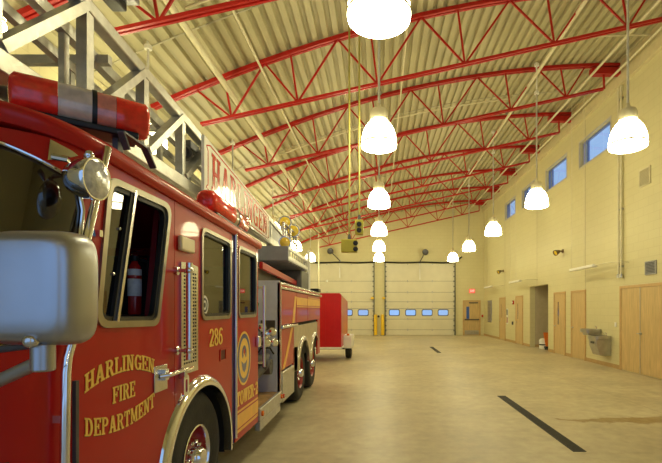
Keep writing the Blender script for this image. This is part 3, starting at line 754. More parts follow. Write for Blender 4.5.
# divider and quarter glass of the front door window (the rear pane is slid open)
a, b = sd(134.5, 190), sd(115.8, 322)
MB().bar((SX + .002, a[0], a[1]), (SX + .002, b[0], b[1]), .02, .022, (1, 0, 0)).build('window_divider', CHRS, door)
MB().bar((SX - .006, a[0] - .022, a[1]), (SX - .006, b[0] - .022, b[1]), .02, .022, (1, 0, 0)).build('divider_seal', BLACK, door)
qi = inset(W1, .04)
MB().plate([qi[0], (a[0] - .02, a[1] + .0), (b[0] - .02, b[1]), qi[3]], [], So(-.015), 0).build('quarter_glass', GLD, door)
m = MB()
for p in (sd(121.5, 229), sd(115.5, 274)): m.lathe([(.008, 0), (.008, .008), (.003, .012)], (SX - .015, p[0], p[1]), (1, 0, 0), 10)
m.build('window_stud', CHR, door)

# --- front corner and nose shell: curved sheet in (s, z)
RC = .42; LA = RC * pi / 2; LS = (SX - RC) - CX; LT = 2 * (LA + LS)
def shell(s, z):
    yp = Yp(z)
    if s > LT / 2:
        x, y, zz = shell(LT - s, z); return (mirx(x), y, zz)
    if s <= LA:
        t = s / RC; return (SX - RC + RC * cos(t), yp - RC * sin(t), z)
    return (SX - RC - (s - LA), yp - RC, z)
def fs(u, v):                                            # pixel -> (s, z) on the shell
    z = 2.0
    for _ in range(30):
        lo, hi = 0., LA + LS
        for _ in range(40):
            md = (lo + hi) / 2; p = shell(md, z)
            if U0 + F * p[0] / p[1] > u: lo = md
            else: hi = md
        p = shell(lo, z); z = H + (V0 - v) * p[1] / F
    return lo, z
ws = [fs(80.5, 234), fs(83, 211), fs(79.5, 192), fs(65, 174), fs(35, 157.5), fs(2, 143)]
ws = [(ws[0][0] + .012, 1.62), (ws[0][0] + .004, 1.75)] + ws
ws = [(ws[0][0] + .09, 1.46), (ws[0][0] + .03, 1.51)] + ws + [(LA + .05, ws[-1][1] - .002)]
def dens(lp, d=.07):
    out = []
    for i in range(len(lp)):
        a = Vector(lp[i]); b = Vector(lp[(i + 1) % len(lp)]); n = max(1, int((b - a).length / d))
        out += [tuple(a + (b - a) * k / n) for k in range(n)]
    return out
wloop = dens(ws + [(LT - s, z) for s, z in reversed(ws)], .05)
sg = [LA * k / 12 for k in range(1, 13)] + [LT - LA * k / 12 for k in range(1, 13)] + [LA + LS, LA + LS * .5, LA + LS * 1.5]
zg = [.6, .8, 1.0, 1.2, 1.3999, 1.55, 1.7, 1.85, 2.0, 2.15, 2.25]
nose_out = dens([(0, .46), (LT, .46), (LT, 1.4), (LT, ZR), (0, ZR), (0, 1.4)], .06)
nose = MB().plate(nose_out, [wloop], shell, 0, sg, zg).build('cab_front', RED, truck, ang=60)
def shin(s, z): p = Vector(shell(s, z)); c = Vector((CX, Yp(z) + 1.0, z)); return tuple(p + (c - p).normalized() * .012)
wsc = MB().plate(wloop, [], shin, 0, sg, zg).build('windshield', GLD, truck, ang=60)
MB().tube([shell(*q) for q in wloop], .009, 8, closed=True).build('windshield_trim', CHR, wsc)
# chrome patch (badge plate) above the windshield corner
q0, q1 = fs(49, 141), fs(68, 160)
bq = [fs(50, 139.5), fs(72, 151), fs(78, 156), fs(60, 160), fs(47.5, 160)]
MB().plate(bq, [], lambda s, z: tuple(Vector(shell(s, z)) + Vector((.004, -.004, 0))), 0).build('corner_plate', CHRS, nose)
# wiper inside the glass edge
# --- far side, floor, rear wall, inside
MB().box(mirx(SX), mirx(SX) + .035, Yp(1.4), 4.81, .46, ZR).build('far_side', RED, truck)
MB().box(mirx(SX) + .04, SX - .04, 4.77, 4.81, .5, ZR).build('cab_rear_wall', RED, truck)
MB().box(mirx(SX) + .04, SX - .06, 1.62, 4.76, .98, 1.03).build('cab_floor', INTER, truck)
MB().box(mirx(SX) + .45, SX - .14, 2.05, 3.05, 1.035, 1.565).build('engine_housing', INTER, truck, bevel=.04)
for yy in (3.35, 4.3):
    MB().box(mirx(SX) + .25, SX - .22, yy, yy + .40, 1.04, 1.45).box(mirx(SX) + .25, SX - .22, yy + .34, yy + .44, 1.4, 2.05).build('seat', INTER, truck, bevel=.04)
MB().box(mirx(SX) + .1, SX - .12, 1.68, 1.98, 1.04, 1.45).build('dashboard', INTER, truck, bevel=.05)
MB().tube([(CX + .75, 2.0, 1.47)] + [(CX + .75, 2.05, 1.5)], .02).tube([(CX + .75 + .2 * cos(2 * pi * k / 20), 2.06 + .08 * sin(2 * pi * k / 20), 1.56 + .18 * sin(2 * pi * k / 20)) for k in range(20)], .013, 8, closed=True).build('steering_wheel', BLACK, truck)
a, b = sd(159, 235, -1.47), sd(147, 322, -1.47)
MB().bar((-1.47, a[0], 2.28), (-1.47, b[0], 1.40), .05, .035, (1, 0, 0)).build('interior_pillar', mat('interior_red', (.30, .012, .02), .4, var=.08), truck)

# --- roof cap with rolled edge
def roof_ring(dz_, off):
    pts = []
    n = 14; yp = Yp(2.34)
    half = [(SX, 4.83)] + [(SX - RC + (RC) * cos(pi / 2 * k / n), yp - RC * sin(pi / 2 * k / n)) for k in range(n + 1)]
    for x, y in half + [(mirx(x), y) for x, y in reversed(half)]:
        c = Vector((CX, min(max(y, yp), 4.4))); d = Vector((x, y)) - c
        if x > CX: nx = 1
        else: nx = -1
        if y >= yp: px, py = x + nx * off, y + (off if y > 4.7 else 0)
        else:
            cc = Vector((SX - RC if x > SX - RC else (mirx(SX) + RC if x < mirx(SX) + RC else x), yp))
            dd = (Vector((x, y)) - cc).normalized(); px, py = x + dd.x * off, y + dd.y * off
        pts.append(Vector((px, py, 2.40 - .022 * (py - 2.1) + .11 * max(0, 2.02 - py) + dz_)))
    return pts
MB().rings([roof_ring(-.085, -.02), roof_ring(-.085, .014), roof_ring(-.06, .03), roof_ring(-.03, .032), roof_ring(-.005, .018), roof_ring(.012, -.02), roof_ring(.024, -.1), roof_ring(.03, -.3)]).build('cab_roof', RED, truck, ang=50)
MB().box(CX - 1.05, SX - .10, 2.62, 4.80, 2.35, 2.40).build('roof_deck', TREAD, truck, bevel=.01)

# --- chrome corner post, seam strip
px = -1.288
post = [sd(u, v, px) for u, v in ((107.5, 148), (87.5, 235), (71.5, 344), (67.5, 358), (66, 372), (64.5, 463))]
pp = [(px, y, z) for y, z in post] + [(px, post[-1][0] - .005, .55)]
MB().tube(pp, .0185, 12).build('corner_grab_rail', CHR, truck)
m = MB()
for z in (.62, 1.15, 1.95):
    yq = [p for p in pp if p[2] <= z][0][1] if z < 1.3 else Yp(z) + .03
    MB().box(SX - .01, px, yq - .012, yq + .012, z - .015, z + .015).build('rail_bracket', CHR, truck)
y0 = sd(73.5, 383)[0]
MB().box(SX - .005, SX + .016, y0 - .008, y0 + .012, .5, 1.29).build('door_edge_strip', DKGREY, truck)

# --- lettering
def letters(par, txt, fmap, w, h, m=GOLD, name='lettering', shadow=True, sp=.07, sm=None, bold=.03):
    text_mb(txt, w, h, fmap, (.0025, 0, 0), sp, bold=bold).build(name, m, par, smooth=False)
    if shadow:
        f2 = lambda a, b: (lambda p: (p[0] - .0012, p[1], p[2]))(fmap(a, b))
        text_mb(txt, w, h, f2, (.001, 0, 0), sp, dx=h * .03, dy=-h * .03).build(name + '_shadow', sm or BLACK, par, smooth=False)
y0, y1 = sd(84, 0)[0], sd(153.8, 0)[0]; W = y1 - y0
def arch(base, rise, h):
    def f(a, b):
        t = (a / W - .5) * 2; return (SX + .0015, y0 + a, base + rise * (1 - t * t) + b)
    return f
letters(door, 'HARLINGEN', arch(1.222, .055, 1), W, .083)
letters(door, 'FIRE', lambda a, b: (SX + .0015, sd(112, 0)[0] + a, 1.130 + b), sd(134.5, 0)[0] - sd(112, 0)[0], .083)
letters(door, 'DEPARTMENT', arch(1.03, -.045, 1), W, .083)
letters(side, '286', lambda a, b: (SX + .0015, 3.425 + a, 1.305 + b), .285, .14, shadow=False)
letters(rdoor, 'TOWER-2', lambda a, b: (SX + .0015, 4.085 + a, .685 + b), .70, .135, shadow=False, bold=.09)
# emblem on the rear door
ec = (4.31, 1.12)
em = MB().prism(oval(ec, .222, .262), So(.001), (.002, 0, 0)).build('emblem', GOLD, rdoor, smooth=False)
# rings in alternating colours
m = MB().plate(oval(ec, .200, .240), [oval(ec, .160, .197)], So(.0035), (.001, 0, 0)); m.build('emblem_ring', NAVY, rdoor, smooth=False)
m = MB().prism([(ec[0] - .09, ec[1] - .02), (ec[0] - .05, ec[1] - .11), (ec[0], ec[1] - .14), (ec[0] + .05, ec[1] - .11), (ec[0] + .09, ec[1] - .02), (ec[0] + .03, ec[1] - .05), (ec[0] - .03, ec[1] - .05)], So(.0035), (.001, 0, 0))
for p in AR(ec[0], ec[1] + .05, .07, .075, -40, 220, .035, .035, 14): m.prism(p, So(.0035), (.001, 0, 0))
m.build('emblem_shield', NAVY, rdoor, smooth=False)
MB().prism([(ec[0], ec[1] + .03), (ec[0] + .03, ec[1] + .06), (ec[0], ec[1] + .10), (ec[0] - .03, ec[1] + .06)], So(.005), (.001, 0, 0)).build('emblem_flame', RED, rdoor, smooth=False)
m = MB()
for z0, z1 in ((.625, .645), (.480, .608), (.438, .466)): m.prism(rect(4.06, 4.808, z0, z1), So(.001), (.002, 0, 0))
m.build('gold_stripe', GOLDR, rdoor, smooth=False)
# window sticker
sc = (3.38, 1.63)
m = MB().prism(oval(sc, .075, .075, 24), So(-.018), (.001, 0, 0)); m.build('sticker', WHITE, side, smooth=False)
MB().plate(oval(sc, .055, .055, 24), [oval(sc, .038, .038, 24)], So(-.016), (.001, 0, 0)).prism(oval(sc, .02, .02, 16), So(-.016), (.001, 0, 0)).build('sticker_emblem', DKGREY, side, smooth=False)

# --- grille panel with grab rail
gy0, gy1, gz0, gz1 = 2.92, 3.19, 1.16, 1.918
holes = []
nx_, nz_ = 6, 26
for i in range(nx_):
    for j in range(nz_):
        a = gy0 + .028 + i * (gy1 - gy0 - .056) / nx_; b = gz0 + .06 + j * (gz1 - gz0 - .12) / nz_
        holes.append(rect(a + .006, a + (gy1 - gy0 - .056) / nx_ - .004, b + .006, b + (gz1 - gz0 - .12) / nz_ - .006))
gr = MB().plate([(gy0, gz0), (gy1, gz0), (gy1, gz1 - .015), ((gy0 + gy1) / 2, gz1), (gy0, gz1 - .005)], holes, So(.012), (-.011, 0, 0)).build('grille_panel', CHRS, truck, smooth=False)
MB().box(SX + .0005, SX + .002, gy0 + .02, gy1 - .02, gz0 + .03, gz1 - .03).build('grille_backing', BLACK, truck)
rx_ = SX + .085; ry_ = F * -rx_ / (U0 - 189.3)
rail = MB().cyl((rx_, ry_, 1.27), (rx_, ry_, 1.90), .021, 14).build('grab_rail', CHR, truck)
for z in (1.33, 1.85): MB().cyl((SX + .0, ry_ - .0, z), (rx_, ry_, z), .012, 10).lathe([(.03, 0), (.03, .012), (.014, .02)], (SX, ry_, z), (1, 0, 0), 14).sphere((rx_, ry_, z), .028, 12).build('rail_standoff', CHR, rail)
MB().box(SX, SX + .03, 2.885, 3.10, 1.985, 2.085).build('marker_light', MARK, truck, bevel=.012)

# --- door handle and latch bracket
h_ = MB().box(SX, SX + .010, 2.578, 2.735, 1.105, 1.262).build('handle_plate', CHRS, door, bevel=.004)
MB().tube([(SX + .01, 2.64, 1.195), (SX + .05, 2.66, 1.20), (SX + .062, 2.76, 1.205), (SX + .062, 2.90, 1.21)], [.014, .015, .014, .011], 10).box(SX + .008, SX + .035, 2.655, 2.70, 1.17, 1.235).build('door_handle', CHR, door)
MB().tube([(SX + .03, 2.86, 1.20), (SX + .055, 2.90, 1.195), (SX + .055, 2.99, 1.20)], .012, 8).plate(rpoly(rect(2.885, 2.965, 1.02, 1.165), .035), [rpoly(rect(2.91, 2.94, 1.05, 1.135), .013)], So(.03), (.014, 0, 0)).build('latch_ring', CHR, truck)
MB().box(SX, SX + .045, 2.90, 2.94, 1.14, 1.21).build('latch_block', CHRS, truck, bevel=.005)
# recessed red latch under the number
MB().plate(rect(3.65, 3.90, 1.165, 1.265), [rect(3.665, 3.78, 1.175, 1.255)], So(.008), (-.007, 0, 0)).build('latch_frame', RED, side)
MB().box(SX + .0005, SX + .002, 3.665, 3.78, 1.175, 1.255).build('latch_recess', mat('dark_red_recess', (.10, .004, .006), .5, var=.1), side)
MB().box(SX, SX + .04, 4.71, 4.80, 1.19, 1.31).build('rear_door_handle', CHR, rdoor, bevel=.01)

# --- wheel arch trim and front wheel
def arch_trim(c, r0, r1, a0, a1, name, m, par, out=.04):
    rings = []
    for k in range(33):
        t = radians(a0 + (a1 - a0) * k / 32); d = Vector((0, cos(t), sin(t))); o = Vector((0, c[0], c[1]))
        rings.append([o + d * r0 + Vector((SX - .03, 0, 0)), o + d * r0 + Vector((SX + out * .9, 0, 0)), o + d * (r0 + .012) + Vector((SX + out, 0, 0)), o + d * (r0 + (r1 - r0) * .6) + Vector((SX + out * .8, 0, 0)), o + d * r1 + Vector((SX + .003, 0, 0)), o + d * r1 + Vector((SX - .03, 0, 0))])
    return MB().rings(rings).build(name, m, par, ang=60)
arch_trim(ARC, .575, .655, 184, -8, 'wheel_arch_trim', CHR, truck)
# wheel well
rings = []
for k in range(21):
    t = radians(190 - 200 * k / 20); d = Vector((0, cos(t), sin(t)))
    rings.append([Vector((SX - .03, ARC[0], ARC[1])) + d * .60, Vector((SX - .8, ARC[0], ARC[1])) + d * .60])
mw = MB()
for i in range(20): mw.add([rings[i][0], rings[i][1], rings[i + 1][1], rings[i + 1][0]], [(0, 1, 2, 3)])
mw.box(SX - .81, SX - .8, 2.7, 3.95, .1, 1.05)
mw.build('wheel_well', CAVITY, truck)
def wheel(yc, xo, R, dish, par, dual=False, ks=1.):
    zc = R
    o = (xo, yc, zc); wd = .28
    prof = [(.262 * ks, -.005), (.30, .0), (.36, .012), (.43, .010), (.462, -.01), (R - .006, -.035), (R, -.07), (R, -wd + .07), (R - .006, -wd + .035), (.46, -wd + .01), (.36, -wd - .01), (.262 * ks, -wd)]
    w = MB().lathe(prof, o, (1, 0, 0), 56, False, False).build('tire', RUB, par, ang=50)
    g = MB()
    for k in range(4): g.lathe([(R + .001, -.095 - k * .03), (R + .004, -.097 - k * .03), (R + .004, -.113 - k * .03), (R + .001, -.115 - k * .03)], o, (1, 0, 0), 56, False, False)
    g.build('tread_rib', RUB, w)
    if dual: MB().lathe([(r, h - .33) for r, h in prof], o, (1, 0, 0), 48, False, False).build('inner_tire', RUB, w, ang=50)
    MB().lathe([(r * ks, h) for r, h in [(.250, -.03), (.254, .0), (.262, .008), (.272, .004), (.264, -.02), (.264, -.15), (.250, -.15)]], o, (1, 0, 0), 48, False, False).build('rim', CHR, w, ang=60)
    MB().lathe([(r * ks, h) for r, h in [(.251, -.02), (.247, -.06), (.225, -.09 if dish > 0 else -.13), (.15, -.10 if dish > 0 else -.15), (.14, -.06), (.10, -.045), (.02, -.045)]], o, (1, 0, 0), 40, False, True).build('wheel_disc', mat('wheel_red', (.34, .012, .012), .3, coat=.6, var=.1), w, ang=40)
    MB().lathe([(.075, -.05), (.075, .03), (.06, .05), (.02, .055)], o, (1, 0, 0), 24, False, True).build('hub', CHR, w)
    m = MB()
    for k in range(10):
        a = 2 * pi * k / 10; q = (xo - .062, yc + .118 * cos(a), zc + .118 * sin(a)); MB().lathe([(.019, 0), (.019, .03), (.012, .05), (.003, .053)], q, (1, 0, 0), 6).build('lug_nut', CHR, w)
    if dish == 0:
        for c in w.children:
            if c.name.startswith('rim'): c.data.materials[0] = MATS['wheel_red']
    return w
wheel(3.285, SX - .035, .495, 1, truck, False, .88)
wheel(7.72, SX - .06, .485, 0, truck, True)
wheel(9.08, SX - .06, .485, 0, truck, True)
wh = MB()
for y in (3.265, 7.72, 9.08): wh.cyl((mirx(SX) + .35, y, .485), (SX - .3, y, .485), .09, 12)
wh.build('axle', CAVITY, truck)
m = MB()
for y in (3.265, 7.72, 9.08): m.lathe([(.26, 0), (.46, .02), (.485, .08), (.485, .22), (.45, .28), (.2, .28)], (mirx(SX) + .05, y, .485), (1, 0, 0), 32)
m.build('far_tire', RUB, truck)
MB().box(mirx(SX) + .5, SX - .5, 1.7, 9.7, .5, .8).build('chassis', CAVITY, truck)
MB().box(mirx(SX) - .02, SX + .0, 1.0, 1.40, .45, .75).build('front_bumper', CHR, truck, bevel=.04)

# --- mirror on its arm
my = 1.25; mc = Vector(((47.5 - U0) / F * 1.292, my, H + (V0 - 288) * my / F)); hw, hh = .143, .165
def srect(sx, sz, y, n=48, e=5.0, sk=.0):
    out = []
    for k in range(n):
        t = 2 * pi * k / n; c, s_ = cos(t), sin(t)
        a = abs(c) ** (2 / e) * (1 if c >= 0 else -1); b = abs(s_) ** (2 / e) * (1 if s_ >= 0 else -1)
        out.append(mc + Vector((a * hw * sx + .012 * sk * (1 if a > 0 else .3), y, b * hh * sz)))
    return out
mir = MB().rings([srect(.45, .5, -.066), srect(.70, .74, -.064), srect(.83, .86, -.056), srect(.91, .93, -.038), srect(.965, .972, -.012), srect(.992, .994, .02), srect(1, 1, .045), srect(.985, .985, .055), srect(.96, .965, .056)]).build('mirror', BRSH, truck, ang=70)
MB().rings([srect(.95, .955, .0565), srect(.95, .955, .0585)]).build('mirror_glass', CHR, mir)
bc = Vector(((43 - U0) / F * 1.24, 1.24, 0))
MB().cyl((bc.x, bc.y, 1.425), (bc.x, bc.y, 1.505), .030, 20).build('mirror_pivot', BRSH, mir, bevel=.006)
MB().sphere((bc.x, 1.196, 1.513), .022, 16, (1, .8, .9)).build('mirror_boss', CHRS, mir)
sp_ = Vector(shell(LA * 1.15, 1.09)); arm0 = Vector((bc.x - .01, 1.245, 1.452))
MB().tube([arm0, arm0.lerp(sp_, .5), sp_], .019, 14).build('mirror_arm', BRSH, mir)
MB().tube([arm0 + Vector((-.03, .03, .045)), Vector(shell(LA * 1.1, 1.40))], .011, 10).build('mirror_stay', DKGREY, mir)
MB().lathe([(.06, 0), (.06, .015), (.03, .03)], sp_, Vector((0, -1, 0)), 16).build('mirror_foot', BRSH, mir)

# --- spotlight on the corner post
so = Vector(((96.3 - U0) / F * 1.84, 1.84, H + (V0 - 179.3) * 1.84 / F)); ax = Vector((.995, -.06, -.04)).normalized()
sl = MB().lathe([(.01, -.125), (.035, -.12), (.062, -.10), (.08, -.06), (.086, -.02), (.088, 0), (.086, .006), (.078, .006)], so, ax, 32).build('spotlight', CHR, truck)
MB().lathe([(.084, .004), (.06, .016), (.03, .02), (.005, .022)], so, ax, 28).build('spotlight_lens', WLENS, sl)
MB().sphere(so + Vector((-.03, .0, .10)), .02, 10).tube([so + ax * -.06 + Vector((0, 0, .06)), so + Vector((-.05, .02, .105)), so + Vector((-.09, .10, .09)), so + Vector((-.12, .24, .06))], .012, 8).tube([so + Vector((-.10, -.02, .075)), so + Vector((-.16, -.03, .085))], .013, 8).build('spotlight_mount', CHR, sl)

# --- light bar on the cab roof (angled unit) and the side beacon
def lightbar(p0, p1, r, segs, base, name, zb):
    p0, p1 = Vector(p0), Vector(p1); d = p1 - p0; L = d.length; dn = d.normalized()
    lb = None
    side_ = dn.cross(Vector((0, 0, 1))).normalized()
    def ring(t, rr):
        c = p0 + d * t
        out = []
        for k in range(32):
            a = 2 * pi * k / 32; ca, sa = cos(a), sin(a)
            ca = abs(ca) ** .75 * (1 if ca >= 0 else -1); sa = abs(sa) ** .75 * (1 if sa >= 0 else -1)
            out.append(c + side_ * ca * rr * .95 + Vector((0, 0, 1)) * sa * rr)
        return out
    c = (p0 + p1) / 2
    lb = MB().bar(p0 + dn * .06 - Vector((0, 0, r + .008)), p1 - dn * .06 - Vector((0, 0, r + .008)), r * 1.7, .035).build(name, BLACK, truck, bevel=.008)
    for t0, t1, m, nm in segs:
        rr = []
        n = 6
        if nm == 'red_lens' and t0 == 0: rr = [ring(0, r * .55), ring(.012, r * .8), ring(.04, r * .97)] + [ring(t1, r)]
        elif nm == 'red_lens' and t1 == 1: rr = [ring(t0, r), ring(.96, r * .97), ring(.988, r * .8), ring(1, r * .55)]
        else: rr = [ring(t0, r * (1.04 if m is BLACK else 1)), ring(t1, r * (1.04 if m is BLACK else 1))]
        MB().rings(rr).build(nm, m, lb, ang=50)
    # reflector drums inside the lenses
    q = MB()
    for t in (.12, .38, .62, .88): q.lathe([(.02, -.05), (.055, -.03), (.06, .02), (.02, .03)], p0 + d * t, (0, 0, 1), 14)
    q.build('reflector', CHR, lb)
    for s in base:
        a = p0 + d * s; MB().bar(Vector((a.x, a.y, zb)), a - Vector((0, 0, r)), .05, .03).build('mounting_foot', DKGREY, lb)
    return lb
lb = lightbar((-1.315, 2.52, 2.655), (-1.815, 2.16, 2.665), .099, [(0, .27, RLENS, 'red_lens'), (.272, .41, mat('pink_lens', (.70, .22, .16), .1, 0, 1., var=.2, vscale=20), 'clear_lens'), (.41, .445, BLACK, 'divider_band'), (.447, .68, CLENS, 'clear_lens'), (.682, 1, RLENS, 'red_lens')], (.25, .55), 'light_bar', 2.42)
a, b, c, e = Vector((-1.33, 2.33, 2.44)), Vector((-1.34, 2.29, 2.52)), Vector((-1.34, 2.52, 2.52)), Vector((-1.33, 2.60, 2.43))
m = MB()
for p, q in ((a, b), (b, c), (c, e)): m.bar(p, q, .04, .01)
m.build('light_bar_bracket', DKGREY, truck)
lightbar((-1.44, 3.64, 2.505), (-1.44, 4.64, 2.475), .094, [(0, .55, RLENS, 'red_lens'), (.552, .63, CLENS, 'clear_lens'), (.63, .66, BLACK, 'divider_band'), (.662, 1, RLENS, 'red_lens')], (.15, .85), 'side_beacon', 2.36)
m = MB().lathe([(.04, 0), (.075, .02), (.075, .12), (.05, .16)], (-1.46, 4.74, 2.52), (0.3, -1, 0), 18).cyl((-1.46, 4.72, 2.36), (-1.46, 4.72, 2.48), .02)
m.build('siren_horn', CHR, truck)

# --- gap behind the cab: platform, grab rail, pump fittings
MB().box(SX - .75, SX - .02, 4.83, 5.87, .46, .50).build('step_platform', RUST, truck)
MB().box(SX - .02, SX + .02, 4.83, 5.92, .36, .505).box(SX - .06, SX + .0, 4.90, 5.90, .24, .34).build('step_edge', ALU, truck, bevel=.006)
for y in (4.90, 5.86): MB().lathe([(.03, 0), (.03, .018), (.01, .024)], (SX + .02, y, .44), (1, 0, 0), 14).build('step_marker_light', ORG, truck)
MB().cyl((-1.29, 4.945, .95), (-1.29, 4.945, 1.86), .017, 12).tube([(-1.29, 4.945, 1.84), (-1.45, 4.86, 1.84)], .012, 8).tube([(-1.29, 4.945, 1.0), (-1.45, 4.86, 1.0)], .012, 8).build('rear_grab_rail', CHR, truck)
BY0, BY1, BZ = 5.88, 9.86, 1.93
MB().box(SX - .9, SX - .3, 4.86, 5.86, .52, 1.3).build('pump_housing', DKGREY, truck, bevel=.05)
m = MB().lathe([(.09, 0), (.11, .02), (.11, .16), (.085, .18), (.085, .30), (.115, .32), (.115, .36)], (-1.74, 5.45, 1.02), (1, .35, -.30), 24)
m.tube([(-1.62, 5.3, .72), (-1.50, 5.42, .80), (-1.42, 5.62, .92)], .055, 12)
m.cyl((-1.7, 5.66, .86), (-1.38, 5.66, .86), .10, 20)
m.build('intake_coupling', mat('worn_gunmetal', (.13, .125, .12), .5, .2, var=.3), truck)
for x_, y, z in ((-1.47, 5.72, 1.26), (-1.40, 5.72, 1.30), (-1.50, 5.6, 1.36), (-1.43, 5.55, 1.17), (-1.38, 5.74, 1.16)):
    MB().lathe([(.02, -.08), (.03, -.02), (.055, 0), (.055, .04), (.03, .06)], (x_, y, z), (.6, -.6, .2), 14).build('pump_valve', CHR, truck)
MB().tube([(-1.55, 5.6, 1.02), (-1.50, 5.6, 1.10), (-1.40, 5.66, 1.10), (-1.36, 5.7, 1.02)], .012, 8).build('coupling_lever', BLACK, truck)
MB().tube([(SX - .3, 4.95, 1.95), (SX - .16, 5.05, 1.8), (SX - .12, 5.2, 1.66), (SX - .2, 5.35, 1.5)], .025, 10).build('booster_line', GRN, truck)
MB().box(CX - .9, SX - .34, 4.84, 5.84, 1.32, 2.05).build('pump_panel', ALUD, truck)
m = MB()
for y in (4.95, 5.1, 5.3, 5.5): m.box(SX - .30, SX - .22, y, y + .07, 2.04, 2.12 + .03 * (y % .2 > .1))
m.build('valve_lever', BLACK, truck)

# --- rear body
MB().box(mirx(SX), SX - .03, BY0 + .004, BY1, .80, BZ).build('body_core', CAVITY, truck)
MB().box(mirx(SX) + .03, SX - .003, BY0 - .02, BY0, .50, BZ + .05).build('body_front_face', ALUD, truck)
MB().box(SX - .25, SX - .06, BY0 - .028, BY0 - .02, 1.27, 1.45).build('body_nameplate', mat('dark_plate', (.10, .085, .06), .4, .5, var=.2), truck)
MB().box(SX - .03, SX + .012, BY0 - .02, BY0 + .03, .50, BZ + .02).build('body_corner_trim', CHRS, truck)
def panel(y0, y1, z0, z1, name, m=RED, lx=.0): return MB().box(SX - .03, SX + lx, y0 + .008, y1 - .008, z0 + .006, z1 - .006).build(name, m, truck, bevel=.006)
cd = []
for (y0, y1) in ((5.93, 7.05), (7.05, 8.15), (8.15, BY1)): cd.append(panel(y0, y1, 1.375, 1.87, 'upper_compartment_door'))
panel(5.93, 6.85, .76, 1.33, 'lower_compartment_door')
panel(9.45, BY1, .62, 1.375, 'rear_compartment_door')
MB().box(SX - .03, SX + .03, 5.93, 7.05, 1.335, 1.372).build('compartment_ledge', CHR, truck, bevel=.006)
MB().box(SX - .03, SX + .015, BY0, BY1 + .02, 1.872, 1.905).box(SX - .06, SX - .0, BY0, BY1, 1.93, 1.955).build('body_top_rail', CHRS, truck, bevel=.005)
MB().box(SX - .03, SX + .004, BY0, BY1, 1.906, 1.93).build('body_top_band', RED, truck)
MB().box(mirx(SX), SX - .02, BY0, BY1, 1.935, 1.97).build('body_deck', TREAD, truck)
MB().sphere((SX + .02, BY1 - .02, 1.89), .03, 10).build('rear_marker_light', MARK, truck)
# fender skin with two arches (aluminium)
RA = .575
o_ = [(6.86, 1.33)] + [(6.86, .60), (7.72 - RA, .60)] + arcpts((7.72, .52), RA, 172, 50, 14) + arcpts((9.08, .52), RA, 130, 8, 14)[:] + [(9.44, .62), (9.44, 1.33)]
o_ = [p for p in o_]
def fenclip(): 
    a1 = arcpts((7.72, .52), RA, 171, 10, 18); a2 = arcpts((9.08, .52), RA, 170, 52, 14)
    return [(6.86, 1.33), (6.86, .62)] + a1 + a2 + [(9.44, 1.33)]
MB().plate(fenclip(), [], So(.0), (-.03, 0, 0)).build('fender_panel', mat('fender_alu', (.62, .56, .45), .32, .7, var=.1), truck)
arch_trim((7.72, .52), RA - .04, RA + .035, 172, 12, 'wheel_arch_trim', CHRS, truck, .03)
arch_trim((9.08, .52), RA - .04, RA + .035, 168, 50, 'wheel_arch_trim', CHRS, truck, .03)
MB().box(SX - .03, SX + .0, 6.80, 7.14, .62, 1.0).build('fender_front_panel', RED, truck)
MB().box(SX - .35, SX + .02, 5.96, 6.77, .33, .745).build('step_box', TREAD, truck, bevel=.01)
MB().box(SX - .3, SX - .03, 5.9, 6.0, .2, .33).build('mud_bracket', CAVITY, truck)
MB().lathe([(.03, 0), (.03, .02)], (SX + .02, 5.99, .42), (1, 0, 0), 12).build('side_marker_light', mat('marker_red', (.6, .01, .01), .25, coat=.6, var=.05), truck)
# gold stripe along the body: level run then sweeping down to the front
m = MB()
for y0, y1 in ((7.06, 8.14), (8.16, BY1 - .01)): m.prism(rect(y0 + .01, y1 - .01, 1.66, 1.79), So(.001), (.002, 0, 0))
m.build('gold_stripe', GOLDR, truck, smooth=False)
sw = [(7.04, 1.73), (6.95, 1.60), (6.82, 1.42)]
def strip(pts, w, m):
    for i in range(len(pts) - 1):
        (a0, b0), (a1, b1) = pts[i], pts[i + 1]
        m.prism([(a0 - w, b0), (a0 + w * .2, b0), (a1 + w * .2, b1), (a1 - w, b1)], So(.001), (.002, 0, 0))
m = MB(); strip([(7.03, 1.80), (6.94, 1.60), (6.84, 1.385)], .13, m); strip([(6.76, 1.325), (6.58, 1.15), (6.36, .95), (6.14, .77)], .13, m)
m.build('gold_sweep', GOLDR, truck, smooth=False)
m = MB().prism(rect(8.2, BY1 - .02, 1.80, 1.815), So(.001), (.002, 0, 0)).prism(rect(7.07, BY1 - .02, 1.63, 1.645), So(.001), (.002, 0, 0)); m.build('thin_stripe', GOLDR, truck, smooth=False)

# --- turntable, control platform
MB().box(CX - .75, SX - .18, 8.55, 9.5, 1.972, 2.36).build('turntable_pedestal', mat('grey_cast', (.14, .14, .13), .5, .3, var=.15), truck, bevel=.02)
MB().lathe([(.75, 0), (.75, .1), (.7, .12)], (CX, 9.0, 2.0), n=40).build('turntable', DKGREY, truck)
MB().bar((-1.62, 6.05, 2.20), (-1.62, 8.8, 2.09), .05, .10).build('red_boom_rail', RED, truck, bevel=.01)
MB().box(CX + .2, -1.70, 5.95, 8.6, 1.972, 2.18).build('hose_tray', mat('dark_olive', (.10, .095, .075), .6, var=.2), truck)
m = MB().box(CX + .3, -1.44, 7.0, 7.03, 2.385, 2.60).box(CX + .3, -1.44, 7.0, 8.9, 2.37, 2.395)
m.build('control_platform', GREYP, truck, bevel=.004)
m = MB().box(-1.465, -1.44, 7.03, 8.9, 2.395, 2.45).box(-1.465, -1.44, 7.03, 8.9, 2.55, 2.60)
for k in range(10): m.box(-1.46, -1.445, 7.2 + k * .18, 7.23 + k * .18, 2.45, 2.55)
m.build('platform_side_rail', ALU, truck)
m = MB()
for k in range(7): m.box(CX + .35, -1.46, 7.15 + k * .25, 7.2 + k * .25, 2.35, 2.37)
m.build('platform_joist', GREYP, truck)
